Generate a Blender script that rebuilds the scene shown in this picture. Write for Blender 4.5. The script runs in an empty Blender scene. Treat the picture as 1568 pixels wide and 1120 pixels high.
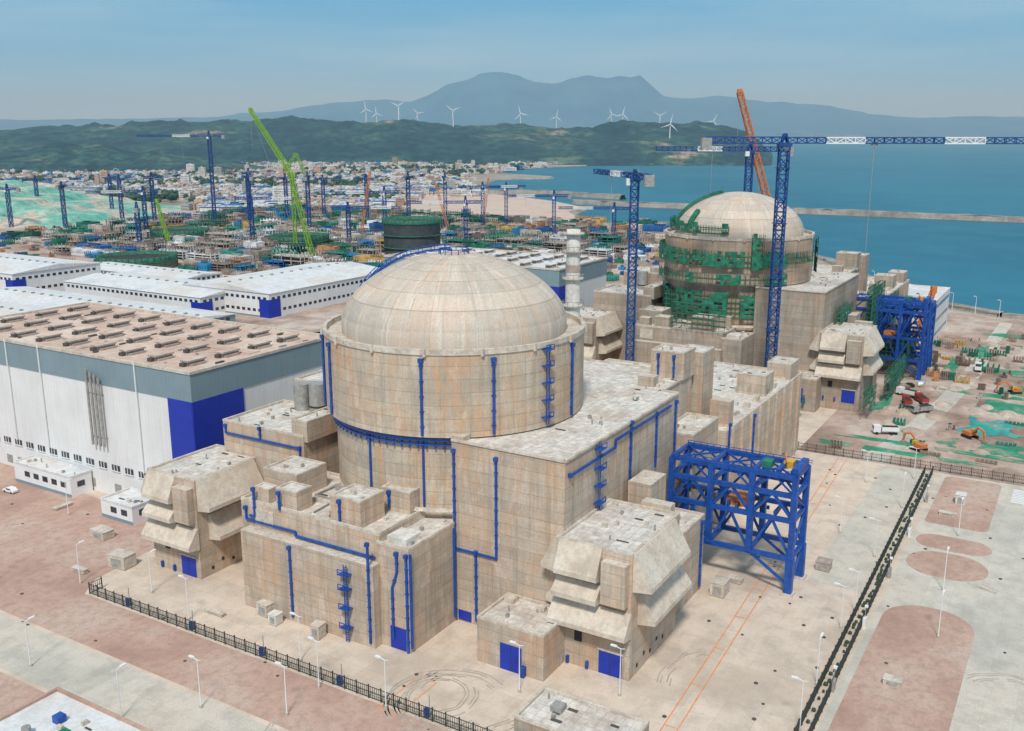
import bpy, math, random
from mathutils import Vector, noise, Matrix
random.seed(7)
R=random.Random(11)
SC=bpy.context.scene
# ---------------------------------------------------------------- frame of the plant grid
CX,CY=-12.4,206.0; ROT=math.radians(59); CA,SA=math.cos(ROT),math.sin(ROT)
def W(s,t): return (CX+s*CA-t*SA, CY+s*SA+t*CA)
# ---------------------------------------------------------------- materials
class N:
    def __init__(self,name):
        self.m=bpy.data.materials.new(name); self.m.use_nodes=True; self.t=self.m.node_tree; self.b=self.t.nodes['Principled BSDF']
    def n(self,ty,**k):
        x=self.t.nodes.new(ty)
        for a,v in k.items(): setattr(x,a,v)
        return x
    def l(self,a,b): self.t.links.new(a,b)
    def math(self,op,a,b=None,c=None):
        x=self.n('ShaderNodeMath',operation=op)
        for i,v in enumerate((a,b,c)):
            if v is None: continue
            if isinstance(v,(int,float)): x.inputs[i].default_value=v
            else: self.l(v,x.inputs[i])
        return x.outputs[0]
    def comb(self,a,b,c=0.0):
        x=self.n('ShaderNodeCombineXYZ')
        for i,v in enumerate((a,b,c)):
            if isinstance(v,(int,float)): x.inputs[i].default_value=v
            else: self.l(v,x.inputs[i])
        return x.outputs[0]
    def noise(self,vec,scale,detail=4,rough=.55):
        x=self.n('ShaderNodeTexNoise'); x.inputs['Scale'].default_value=scale; x.inputs['Detail'].default_value=detail; x.inputs['Roughness'].default_value=rough
        self.l(vec,x.inputs['Vector']); return x.outputs['Fac']
    def ramp(self,f,stops):
        x=self.n('ShaderNodeValToRGB'); e=x.color_ramp.elements
        while len(e)<len(stops): e.new(0.5)
        for i,(p,c) in enumerate(stops):
            e[i].position=p; e[i].color=(c[0],c[1],c[2],1) if not isinstance(c,(int,float)) else (c,c,c,1)
        self.l(f,x.inputs[0]); return x.outputs[0]
    def mix(self,f,a,b,mode='MIX'):
        x=self.n('ShaderNodeMix',data_type='RGBA',blend_type=mode)
        for i,v in ((0,f),(6,a),(7,b)):
            if isinstance(v,(int,float)): x.inputs[i].default_value=v
            elif isinstance(v,tuple): x.inputs[i].default_value=(v[0],v[1],v[2],1)
            else: self.l(v,x.inputs[i])
        return x.outputs[2]
    def obj(self): return self.n('ShaderNodeTexCoord').outputs['Object']
    def out(self,col,rough=.8,bump=None,bs=.3,bd=.1):
        if isinstance(col,tuple): self.b.inputs['Base Color'].default_value=(col[0],col[1],col[2],1)
        else: self.l(col,self.b.inputs['Base Color'])
        if isinstance(rough,(int,float)): self.b.inputs['Roughness'].default_value=rough
        else: self.l(rough,self.b.inputs['Roughness'])
        if bump is not None:
            x=self.n('ShaderNodeBump'); x.inputs['Strength'].default_value=bs; x.inputs['Distance'].default_value=bd
            self.l(bump,x.inputs['Height']); self.l(x.outputs[0],self.b.inputs['Normal'])
        return self.m
def simple(name,col,rough=.6,var=.18,scale=.6,metal=0):
    k=N(name); v=k.obj(); f=k.noise(v,scale,5,.6)
    lo=tuple(c*(1-var) for c in col); hi=tuple(min(1,c*(1+var)) for c in col)
    k.b.inputs['Metallic'].default_value=metal
    return k.out(k.ramp(f,[(.3,lo),(.7,hi)]),rough)
def concrete(name,base,mode='wall',orange=.5,ph=3.6,pz=2.3,grime=.85):
    k=N(name); v=k.obj(); sp=k.n('ShaderNodeSeparateXYZ'); k.l(v,sp.inputs[0]); x,y,z=sp.outputs
    if mode=='wall': h=k.math('ADD',x,y); q=z
    else:
        h=k.math('MULTIPLY',k.math('ARCTAN2',y,x),27.0); q=z
        if mode=='dome':
            q=k.math('POWER',k.math('ADD',k.math('MULTIPLY',x,x),k.math('MULTIPLY',y,y)),.5)
    hz=k.math('DIVIDE',h,ph); zz=k.math('DIVIDE',q,pz)
    def wnz(a,b,c=3.3):
        w=k.n('ShaderNodeTexWhiteNoise',noise_dimensions='3D'); k.l(k.comb(a,b,c),w.inputs['Vector']); return w.outputs['Value']
    w1=wnz(k.math('FLOOR',hz),k.math('FLOOR',zz)); w2=wnz(k.math('FLOOR',zz),9.0,1.0)
    wob=k.math('MULTIPLY',k.noise(v,.8,3,.5),.05)
    l1=k.math('LESS_THAN',k.math('FRACT',zz),k.math('ADD',.025,wob)); l2=k.math('LESS_THAN',k.math('FRACT',hz),.022)
    st=k.noise(k.comb(h,k.math('MULTIPLY',q,.05),1.0),.8,7,.7)
    st2=k.noise(k.comb(k.math('MULTIPLY',h,.16),q,7.0),.6,6,.65)
    bl=k.noise(v,.09,7,.68); fi=k.noise(v,2.2,8,.75)
    b=base
    col=k.ramp(bl,[(.36,(b[0]*.84,b[1]*.87,b[2]*.9)),(.5,b),(.62,(b[0]*1.06,b[1]*(1-.12*orange),b[2]*(1-.26*orange)))])
    col=k.mix(1.0,col,k.ramp(w1,[(0,.9),(1,1.06)]),'MULTIPLY')
    col=k.mix(1.0,col,k.ramp(w2,[(0,.88),(1,1.07)]),'MULTIPLY')
    col=k.mix(k.ramp(st,[(.47,.0),(.64,.6*grime)]),col,(b[0]*.50,b[1]*.45,b[2]*.40))
    col=k.mix(k.ramp(st2,[(.48,.0),(.66,.45*grime)]),col,(b[0]*.55,b[1]*.54,b[2]*.53))
    os=k.noise(k.comb(k.math('ADD',h,40),k.math('MULTIPLY',q,.22),5.0),.22,6,.72)
    col=k.mix(k.math('MULTIPLY',k.ramp(os,[(.5,0.),(.62,1.)]),min(1,orange*.95)),col,(b[0]*1.04,b[1]*.74,b[2]*.55))
    lt=k.noise(k.comb(k.math('ADD',h,90),k.math('MULTIPLY',q,.3),2.0),.4,6,.72)
    col=k.mix(k.ramp(lt,[(.53,0.),(.65,.5)]),col,(min(.8,b[0]*1.24),min(.78,b[1]*1.26),min(.75,b[2]*1.32)))
    col=k.mix(k.ramp(fi,[(.36,.4),(.54,0.)]),col,(b[0]*.5,b[1]*.5,b[2]*.5))
    col=k.mix(k.math('MULTIPLY',l1,.5),col,(b[0]*.38,b[1]*.35,b[2]*.32))
    col=k.mix(k.math('MULTIPLY',l2,.3),col,(b[0]*.38,b[1]*.35,b[2]*.32))
    return k.out(col,.92,fi,.3,.1)
def slabs(name,base,grid=1.5,tint=(.50,.36,.27)):
    k=N(name); v=k.obj(); sp=k.n('ShaderNodeSeparateXYZ'); k.l(v,sp.inputs[0]); x,y,z=sp.outputs
    gx=k.math('DIVIDE',x,grid); gy=k.math('DIVIDE',y,grid)
    wn=k.n('ShaderNodeTexWhiteNoise',noise_dimensions='3D'); k.l(k.comb(k.math('FLOOR',gx),k.math('FLOOR',gy)),wn.inputs['Vector'])
    line=k.math('MAXIMUM',k.math('LESS_THAN',k.math('FRACT',gx),.08),k.math('LESS_THAN',k.math('FRACT',gy),.08))
    n1=k.noise(v,.12,7,.7); n2=k.noise(v,.9,8,.75)
    col=k.mix(k.ramp(n1,[(.47,0.),(.66,.7)]),base,tint)
    col=k.mix(k.ramp(n2,[(.38,.6),(.54,0.)]),col,tuple(c*.5 for c in base))
    col=k.mix(1.0,col,k.ramp(wn.outputs['Value'],[(0,.84),(1,1.1)]),'MULTIPLY')
    col=k.mix(k.math('MULTIPLY',line,.45),col,tuple(c*.42 for c in base))
    return k.out(col,.85,n2,.2,.05)
def ground_mat(name,a,b,c,s1=.02,s2=.3,rough=.9,joint=None,j=.25,v0=.5):
    k=N(name); v=k.obj(); n1=k.noise(v,s1,7,.65); n2=k.noise(v,s2,9,.72); n3=k.noise(v,3.0,5,.65)
    col=k.ramp(n1,[(.38,a),(.5,b),(.62,c)])
    col=k.mix(k.ramp(n2,[(.38,v0),(.54,0.)]),col,tuple(x*.6 for x in b))
    col=k.mix(k.ramp(n3,[(.38,.3),(.56,0.)]),col,tuple(x*.6 for x in b))
    if joint:
        sp=k.n('ShaderNodeSeparateXYZ'); k.l(v,sp.inputs[0])
        g=[k.math('LESS_THAN',k.math('FRACT',k.math('DIVIDE',o,joint)),.018) for o in sp.outputs[:2]]
        w=k.n('ShaderNodeTexWhiteNoise',noise_dimensions='3D'); k.l(k.comb(k.math('FLOOR',k.math('DIVIDE',sp.outputs[0],joint)),k.math('FLOOR',k.math('DIVIDE',sp.outputs[1],joint))),w.inputs['Vector'])
        col=k.mix(1.0,col,k.ramp(w.outputs['Value'],[(0,.94),(1,1.03)]),'MULTIPLY')
        col=k.mix(k.math('MULTIPLY',k.math('MAXIMUM',g[0],g[1]),j),col,tuple(x*.45 for x in b))
    return k.out(col,rough,n2,.25,.06)
M={}
M['conc']=concrete('concrete_wall',(.60,.495,.39),orange=.55)
M['conc2']=concrete('concrete_wall_grey',(.45,.385,.315),orange=.4)
M['cyl']=concrete('concrete_containment',(.60,.50,.39),'cyl',orange=.85,ph=5.5,pz=2.6,grime=.8)
M['cyl2']=concrete('concrete_containment_raw',(.50,.39,.30),'cyl',orange=.7,ph=5.5,pz=2.6)
M['dome']=concrete('concrete_dome',(.68,.59,.49),'dome',orange=.3,ph=10.6,pz=3.1,grime=.5)
M['roof']=slabs('roof_slabs',(.74,.69,.62),1.6)
M['roofp']=ground_mat('parapet_concrete',(.50,.42,.34),(.63,.55,.46),(.70,.63,.54),.3,1.2)
M['hood']=ground_mat('hood_concrete',(.54,.45,.36),(.68,.58,.47),(.73,.65,.55),.15,.8)
M['dark']=simple('dark_opening',(.035,.032,.03),.8)
M['iron']=simple('cast_iron',(.09,.08,.07),.8)
M['blue']=simple('blue_paint',(.010,.075,.34),.45,.3,.8)
M['bluedoor']=simple('blue_cladding',(.008,.035,.38),.5,.1,.4)
M['bluec']=simple('crane_blue_paint',(.010,.065,.24),.5,.3,.5)
M['white']=simple('white_paint',(.80,.80,.79),.5,.06,.3)
M['stack']=ground_mat('stack_paint',(.62,.58,.52),(.74,.71,.65),(.80,.77,.72),.3,1.2)
M['grey']=simple('grey_steel',(.33,.32,.30),.5,.3,1)
M['vent']=simple('vent_sheet',(.42,.34,.29),.6,.25,.6)
M['green']=simple('green_scaffold_net',(.02,.17,.10),.85,.6,.5)
M['green2']=simple('green_scaffold_tube',(.03,.14,.09),.8,.5,.5)
M['lime']=simple('crane_lime_paint',(.22,.40,.03),.5,.2)
M['orange']=simple('crane_orange_paint',(.62,.20,.06),.5,.2)
M['yellow']=simple('machine_yellow_paint',(.65,.38,.05),.5,.15)
M['red']=simple('red_paint',(.40,.04,.03),.5,.2)
M['black']=simple('rubber',(.02,.02,.02),.8)
M['glass']=simple('window_glass',(.03,.045,.06),.15,.3,.3)
M['fence']=simple('fence_metal',(.04,.05,.045),.6)
M['hedge']=simple('hedge_green',(.05,.08,.045),.9,.5,1.5)
M['tankd']=simple('tank_dark_sheet',(.05,.06,.065),.7,.3,.3)
def clad(name,base):
    k=N(name); v=k.obj(); sp=k.n('ShaderNodeSeparateXYZ'); k.l(v,sp.inputs[0]); h=k.math('ADD',sp.outputs[0],sp.outputs[1])
    l=k.math('LESS_THAN',k.math('FRACT',k.math('DIVIDE',h,1.2)),.12); n=k.noise(v,.08,6,.6)
    z=k.math('LESS_THAN',k.math('FRACT',k.math('DIVIDE',sp.outputs[2],5.5)),.02)
    col=k.ramp(n,[(.3,tuple(c*.9 for c in base)),(.7,tuple(min(1,c*1.04) for c in base))])
    st=k.noise(k.comb(h,k.math('MULTIPLY',sp.outputs[2],.06)),1.0,6,.7)
    col=k.mix(k.ramp(st,[(.48,0.),(.68,.25)]),col,tuple(c*.6 for c in base))
    col=k.mix(k.math('MULTIPLY',k.math('MAXIMUM',l,z),.12),col,tuple(c*.4 for c in base)); return k.out(col,.5)
M['cladw']=clad('white_cladding',(.80,.80,.79)); M['cladg']=clad('grey_blue_cladding',(.22,.31,.35))
M['troof']=ground_mat('turbine_roof_sheet',(.56,.38,.30),(.68,.50,.40),(.78,.64,.54),.06,.6)
M['wroof']=ground_mat('white_roof_sheet',(.60,.61,.61),(.76,.77,.77),(.70,.64,.58),.04,.5)
M['pave']=ground_mat('pavement_concrete',(.57,.46,.365),(.72,.60,.485),(.71,.56,.445),.03,.2,joint=6.0)
M['pink']=ground_mat('pink_gravel_ground',(.42,.26,.20),(.53,.345,.27),(.58,.43,.35),.035,.5)
M['road']=ground_mat('road_concrete',(.50,.47,.40),(.62,.57,.485),(.66,.58,.48),.03,.2,joint=5.0)
M['earth']=ground_mat('construction_earth',(.26,.165,.12),(.50,.365,.29),(.64,.54,.46),.025,.12,v0=.65)
M['land']=ground_mat('land_soil',(.16,.20,.14),(.40,.34,.28),(.50,.43,.36),.006,.04)
M['sand']=ground_mat('sand_fill',(.62,.46,.37),(.70,.53,.43),(.62,.49,.39),.01,.1)
M['orangepaint']=simple('orange_line_paint',(.80,.27,.10),.7)
M['tyre']=simple('tyre_marks',(.44,.37,.31),.9,.25,.5)
M['net']=ground_mat('green_ground_net',(.03,.22,.12),(.04,.31,.18),(.32,.30,.22),.1,.4,v0=.6)
M['netb']=ground_mat('teal_ground_net',(.03,.28,.26),(.05,.37,.33),(.20,.36,.29),.1,.4)
M['rock']=ground_mat('rock_armour',(.22,.19,.16),(.34,.30,.26),(.42,.38,.33),.05,.4)
def attrmat(name,rough=.8):
    k=N(name); a=k.n('ShaderNodeAttribute',attribute_name='Col'); n=k.noise(k.obj(),.25,6,.65)
    return k.out(k.mix(1.0,a.outputs['Color'],k.ramp(n,[(.38,.68),(.6,1.12)]),'MULTIPLY'),rough)
M['attr']=attrmat('mixed_painted_surfaces')
k=N('sea_water'); v=k.obj(); n1=k.noise(v,.0018,6,.6); n2=k.noise(v,.22,6,.7); n3=k.noise(v,.02,5,.6)
c=k.ramp(n1,[(.38,(.004,.12,.19)),(.6,(.014,.165,.245))]); c=k.mix(k.ramp(n3,[(.45,0.),(.62,.35)]),c,(.03,.20,.27))
k.b.inputs['IOR'].default_value=1.25
M['sea']=k.out(c,.4,n2,.4,.6)
k=N('hill_vegetation_haze_tint'); v=k.obj(); n1=k.noise(v,.0045,8,.66); n2=k.noise(v,.03,7,.72)
c=k.ramp(n1,[(.36,(.006,.045,.065)),(.48,(.018,.080,.085)),(.56,(.050,.13,.10)),(.61,(.13,.19,.13)),(.66,(.42,.31,.23))])  # vegetation and bare-soil tones with the blue of distance haze mixed into the colour
M['hill']=k.out(k.mix(k.ramp(n2,[(.44,.8),(.56,0.)]),c,(.003,.028,.05)),.95)
k=N('mountain_haze_tint'); v=k.obj(); n1=k.noise(v,.0012,8,.65)
M['mount']=k.out(k.ramp(n1,[(.38,(.015,.12,.24)),(.62,(.04,.17,.28))]),1.0)  # far-off haze painted into the base colour as blue
k=N('quarry_slope'); v=k.obj(); n1=k.noise(v,.02,7,.65); n2=k.noise(v,.12,6,.7)
c=k.ramp(n1,[(.4,(.10,.46,.36)),(.5,(.34,.54,.44)),(.58,(.66,.52,.42))])
M['quarry']=k.out(k.mix(k.ramp(n2,[(.42,.6),(.56,0.)]),c,(.16,.26,.19)),.95)
# ---------------------------------------------------------------- mesh builder
class MB:
    def __init__(s): s.v=[];s.f=[];s.mi=[];s.ml=[];s.col=[];s.sm=[];s.c=(1,1,1)
    def mat(s,m):
        m=M[m]
        if m not in s.ml: s.ml.append(m)
        return s.ml.index(m)
    def add(s,vs,fs,m,smooth=False):
        o=len(s.v); s.v.extend(vs); i=s.mat(m)
        for f in fs: s.f.append([o+q for q in f]); s.mi.append(i); s.col.append(s.c); s.sm.append(smooth)
    def box(s,x0,x1,y0,y1,z0,z1,m,top=None):
        x0,x1=min(x0,x1),max(x0,x1);y0,y1=min(y0,y1),max(y0,y1)
        vs=[(x0,y0,z0),(x1,y0,z0),(x1,y1,z0),(x0,y1,z0),(x0,y0,z1),(x1,y0,z1),(x1,y1,z1),(x0,y1,z1)]
        s.add(vs,[(0,3,2,1),(0,1,5,4),(1,2,6,5),(2,3,7,6),(3,0,4,7)],m); s.add(vs[4:],[(0,1,2,3)],top or m)
    def prism(s,p,z0,z1,m,top=None):
        n=len(p); vs=[(a,b,z0) for a,b in p]+[(a,b,z1) for a,b in p]
        s.add(vs,[(i,(i+1)%n,n+(i+1)%n,n+i) for i in range(n)],m); s.add(vs[n:],[tuple(range(n))],top or m)
    def sheet(s,p,z,m): s.add([(a,b,z) for a,b in p],[tuple(range(len(p)))],m)
    def rev(s,prof,m,n=96,a0=0,a1=2*math.pi,cx=0,cy=0,smooth=True):
        full=abs(a1-a0-2*math.pi)<1e-6; k=n if full else n+1; vs=[]
        for r,z in prof:
            for i in range(k):
                a=a0+(a1-a0)*i/n; vs.append((cx+r*math.cos(a),cy+r*math.sin(a),z))
        fs=[]
        for j in range(len(prof)-1):
            for i in range(n):
                i2=(i+1)%k; fs.append((j*k+i,j*k+i2,(j+1)*k+i2,(j+1)*k+i))
        s.add(vs,fs,m,smooth)
    def cyl(s,x,y,z0,z1,r,m,n=16,r2=None,top=None):
        r2=r if r2 is None else r2
        s.rev([(r,z0),(r2,z1)],m,n,cx=x,cy=y); s.add([(x+r2*math.cos(2*math.pi*i/n),y+r2*math.sin(2*math.pi*i/n),z1) for i in range(n)],[tuple(range(n))],top or m)
    def beam(s,p,q,w,m,h=None):
        p=Vector(p);q=Vector(q);d=q-p
        if d.length<1e-6: return
        d.normalize(); u=d.cross(Vector((0,0,1)))
        if u.length<.01: u=Vector((1,0,0))
        u.normalize(); v=u.cross(d); a=u*w/2; b=v*(h or w)/2
        vs=[tuple(x) for x in (p-a-b,p+a-b,p+a+b,p-a+b,q-a-b,q+a-b,q+a+b,q-a+b)]
        s.add(vs,[(0,3,2,1),(4,5,6,7),(0,1,5,4),(1,2,6,5),(2,3,7,6),(3,0,4,7)],m)
    def path(s,pts,w,m):
        for a,b in zip(pts,pts[1:]): s.beam(a,b,w,m)
    def lattice(s,p,q,w,seg,cw,m,alt=None,per=4,h=None,taper=1.0):
        p=Vector(p);q=Vector(q);d=q-p;L=d.length;d.normalize();u=d.cross(Vector((0,0,1)))
        if u.length<.01: u=Vector((1,0,0))
        u.normalize();v=u.cross(d);n=max(1,int(round(L/seg)));h=h or w
        def cor(i):
            c=p+d*L*i/n; k=1+(taper-1)*i/n; return [c+u*w*k/2*a+v*h*k/2*b for a,b in((-1,-1),(1,-1),(1,1),(-1,1))]
        A=cor(0)
        for i in range(n):
            B=cor(i+1); mm=m if (alt is None or (i//per)%3!=1) else alt
            for j in range(4):
                s.beam(A[j],B[j],cw,mm); k=(j+1)%4
                if i%2: s.beam(A[j],B[k],cw*.7,mm)
                else: s.beam(A[k],B[j],cw*.7,mm)
                s.beam(B[j],B[k],cw*.7,mm)
            A=B
    def emit(s,name,parent=None,loc=(0,0,0),rot=0.0):
        me=bpy.data.meshes.new(name); me.from_pydata(s.v,[],s.f)
        for m in s.ml: me.materials.append(m)
        me.polygons.foreach_set('material_index',s.mi); me.polygons.foreach_set('use_smooth',s.sm)
        if M['attr'] in s.ml:
            ca=me.color_attributes.new('Col','FLOAT_COLOR','CORNER'); arr=[]
            for f,c in zip(s.f,s.col): arr.extend((c[0],c[1],c[2],1.0)*len(f))
            ca.data.foreach_set('color',arr)
        me.update(); o=bpy.data.objects.new(name,me); SC.collection.objects.link(o)
        if parent: o.parent=parent
        else: o.location=loc; o.rotation_euler=(0,0,rot)
        return o
def empty(name,loc,rot=0.0):
    e=bpy.data.objects.new(name,None); SC.collection.objects.link(e); e.location=loc; e.rotation_euler=(0,0,rot); e.empty_display_size=.1; return e
GL=(CX,CY,0)
# ---------------------------------------------------------------- block helpers (local plant axes)
def roofbits(mb,x0,x1,y0,y1,z,n):
    for i in range(n):
        x=R.uniform(x0+1,x1-2);y=R.uniform(y0+1,y1-2);k=R.random()
        if k<.35: mb.box(x,x+R.uniform(.5,1.2),y,y+R.uniform(.5,1.2),z,z+R.uniform(.3,.9),'roofp')
        elif k<.6: mb.box(x,x+R.uniform(.3,.6),y,y+R.uniform(1,2.5),z,z+.15,'iron')
        elif k<.8: mb.cyl(x,y,z,z+R.uniform(.6,1.2),.18,'grey',8)
        else: mb.box(x,x+.7,y,y+.5,z,z+.7,'grey')
def block(mb,x0,x1,y0,y1,z0,z1,m='conc',par=.5,pw=.45):
    mb.box(x0,x1,y0,y1,z0,z1,m,'roof')
    if par:
        a=.03
        mb.box(x0-a,x1+a,y0-a,y0+pw,z1-.02,z1+par,'roofp'); mb.box(x0-a,x1+a,y1-pw,y1+a,z1-.02,z1+par,'roofp')
        mb.box(x0-a,x0+pw,y0+pw,y1-pw,z1-.02,z1+par,'roofp'); mb.box(x1-pw,x1+a,y0+pw,y1-pw,z1-.02,z1+par,'roofp')
        A=abs((x1-x0)*(y1-y0))
        if A>50: roofbits(mb,x0,x1,y0,y1,z1,int(A/35)+1)
def hood_s(mb,x,t0,t1,zt,zb,off,lip=.9,m='hood'):
    pr=[(0.0,zt),(.35,zt),(off,zb+lip),(off,zb),(0,zb-.5)]
    vs=[(x-o,t0,z) for o,z in pr]+[(x-o,t1,z) for o,z in pr]; n=len(pr)
    mb.add(vs,[tuple(range(n)),tuple(range(2*n-1,n-1,-1))]+[(i,(i+1)%n,n+(i+1)%n,n+i) for i in range(n)],m)
def hood_t(mb,y,s0,s1,zt,zb,off,lip=.9,sg=-1,m='hood'):
    pr=[(0.0,zt),(.35,zt),(off,zb+lip),(off,zb),(0,zb-.5)]
    vs=[(s0,y+sg*o,z) for o,z in pr]+[(s1,y+sg*o,z) for o,z in pr]; n=len(pr)
    mb.add(vs,[tuple(range(n)),tuple(range(2*n-1,n-1,-1))]+[(i,(i+1)%n,n+(i+1)%n,n+i) for i in range(n)],m)
def pipe_s(mb,x,pts,w=.40):
    mb.path([(x-.25,t,z) for t,z in pts],w,'blue')
    t,z=pts[0]; mb.box(x-.75,x-.02,t-.35,t+.35,z-.2,z+.55,'blue')
    for (t0,z0),(t1,z1) in zip(pts,pts[1:]):
        n=int(max(abs(t1-t0),abs(z1-z0))/2.6)
        for i in range(1,n+1): f=i/(n+1); tt=t0+(t1-t0)*f;zz=z0+(z1-z0)*f; mb.box(x-.53,x-.01,tt-.32,tt+.32,zz-.1,zz+.1,'blue')
def pipe_t(mb,y,pts,w=.40):
    mb.path([(s,y-.25,z) for s,z in pts],w,'blue')
    s,z=pts[0]; mb.box(s-.35,s+.35,y-.75,y-.02,z-.2,z+.55,'blue')
    for (t0,z0),(t1,z1) in zip(pts,pts[1:]):
        n=int(max(abs(t1-t0),abs(z1-z0))/2.6)
        for i in range(1,n+1): f=i/(n+1); tt=t0+(t1-t0)*f;zz=z0+(z1-z0)*f; mb.box(tt-.32,tt+.32,y-.53,y-.01,zz-.1,zz+.1,'blue')
def ladder_s(mb,x,t,z0,z1,plats):
    for d in(-.35,.35): mb.beam((x-.7,t+d,z0),(x-.7,t+d,z1),.14,'blue')
    z=z0
    while z<z1: mb.beam((x-.7,t-.35,z),(x-.7,t+.35,z),.1,'blue'); z+=.5
    for p in plats:
        mb.box(x-1.6,x-.02,t-1.1,t+1.1,p,p+.2,'blue')
        for d in(-1.1,1.1): mb.beam((x-1.6,t+d,p),(x-1.6,t+d,p+1.2),.12,'blue')
        mb.beam((x-1.6,t-1.1,p+1.2),(x-1.6,t+1.1,p+1.2),.14,'blue'); mb.beam((x-1.6,t-1.1,p+.65),(x-1.6,t+1.1,p+.65),.1,'blue')
def ladder_t(mb,y,s,z0,z1,plats):
    for d in(-.35,.35): mb.beam((s+d,y-.7,z0),(s+d,y-.7,z1),.14,'blue')
    for p in plats:
        mb.box(s-1.1,s+1.1,y-1.6,y-.02,p,p+.2,'blue')
        for d in(-1.1,1.1): mb.beam((s+d,y-1.6,p),(s+d,y-1.6,p+1.2),.12,'blue')
        mb.beam((s-1.1,y-1.6,p+1.2),(s+1.1,y-1.6,p+1.2),.14,'blue')
# ---------------------------------------------------------------- reactor unit
def intake(mb,s0,s1,t0,t1,mc,z=24):
    block(mb,s0,s1,t0,t1,-6,z,mc,.4,.6)
    L=t1-t0
    hood_s(mb,s0,t1-L*.62,t1-.8,z+.3,z-5.4,2.6)
    hood_s(mb,s0,t1-L*.62,t1-.4,z-6.8,z-9.8,2.7)
    hood_s(mb,s0,t0-.2,t1+.2,z-10.8,z-15.1,3.0)
    hood_t(mb,t0,s0+.4,s1-3,z+.3,z-6.4,3.6); hood_t(mb,t0,s0+3,s1-1,z-8.4,z-13.8,3.4)
    hood_t(mb,t1,s0+.4,s1-3,z+.3,z-6.4,3.4,sg=1); hood_t(mb,t1,s0+2,s1-1,z-8.4,z-13.8,3.2,sg=1)
    mb.box(s0-1.8,s0-.01,t0+.5,t0+L*.38-.5,z-9.5,z-1.5,mc,'roofp')
    mb.box(s0-.12,s0,t0+1.5,t0+6,0,4.6,'bluedoor'); mb.box(s0-.14,s0-.12,t0+3.7,t0+3.82,0,4.6,'dark'); mb.box(s0-.1,s0,t0+9.5,t0+11,5,7.2,'dark')
    mb.box(s0-.25,s0,t0+1.2,t0+6.3,4.6,4.9,'roofp')
    for d in (t0+8,t0+12): mb.box(s0-.6,s0,d,d+.5,.3,1.6,'blue')
    for i in range(5): mb.box(s0+3+i*3,s0+3.6+i*3,t0-.1,t0,1.2+(i%2),1.9+(i%2),'dark')
    mb.box(s1,s1+2.5,t0+2,t0+8,-6,z+1.2,mc,'roofp')
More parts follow.
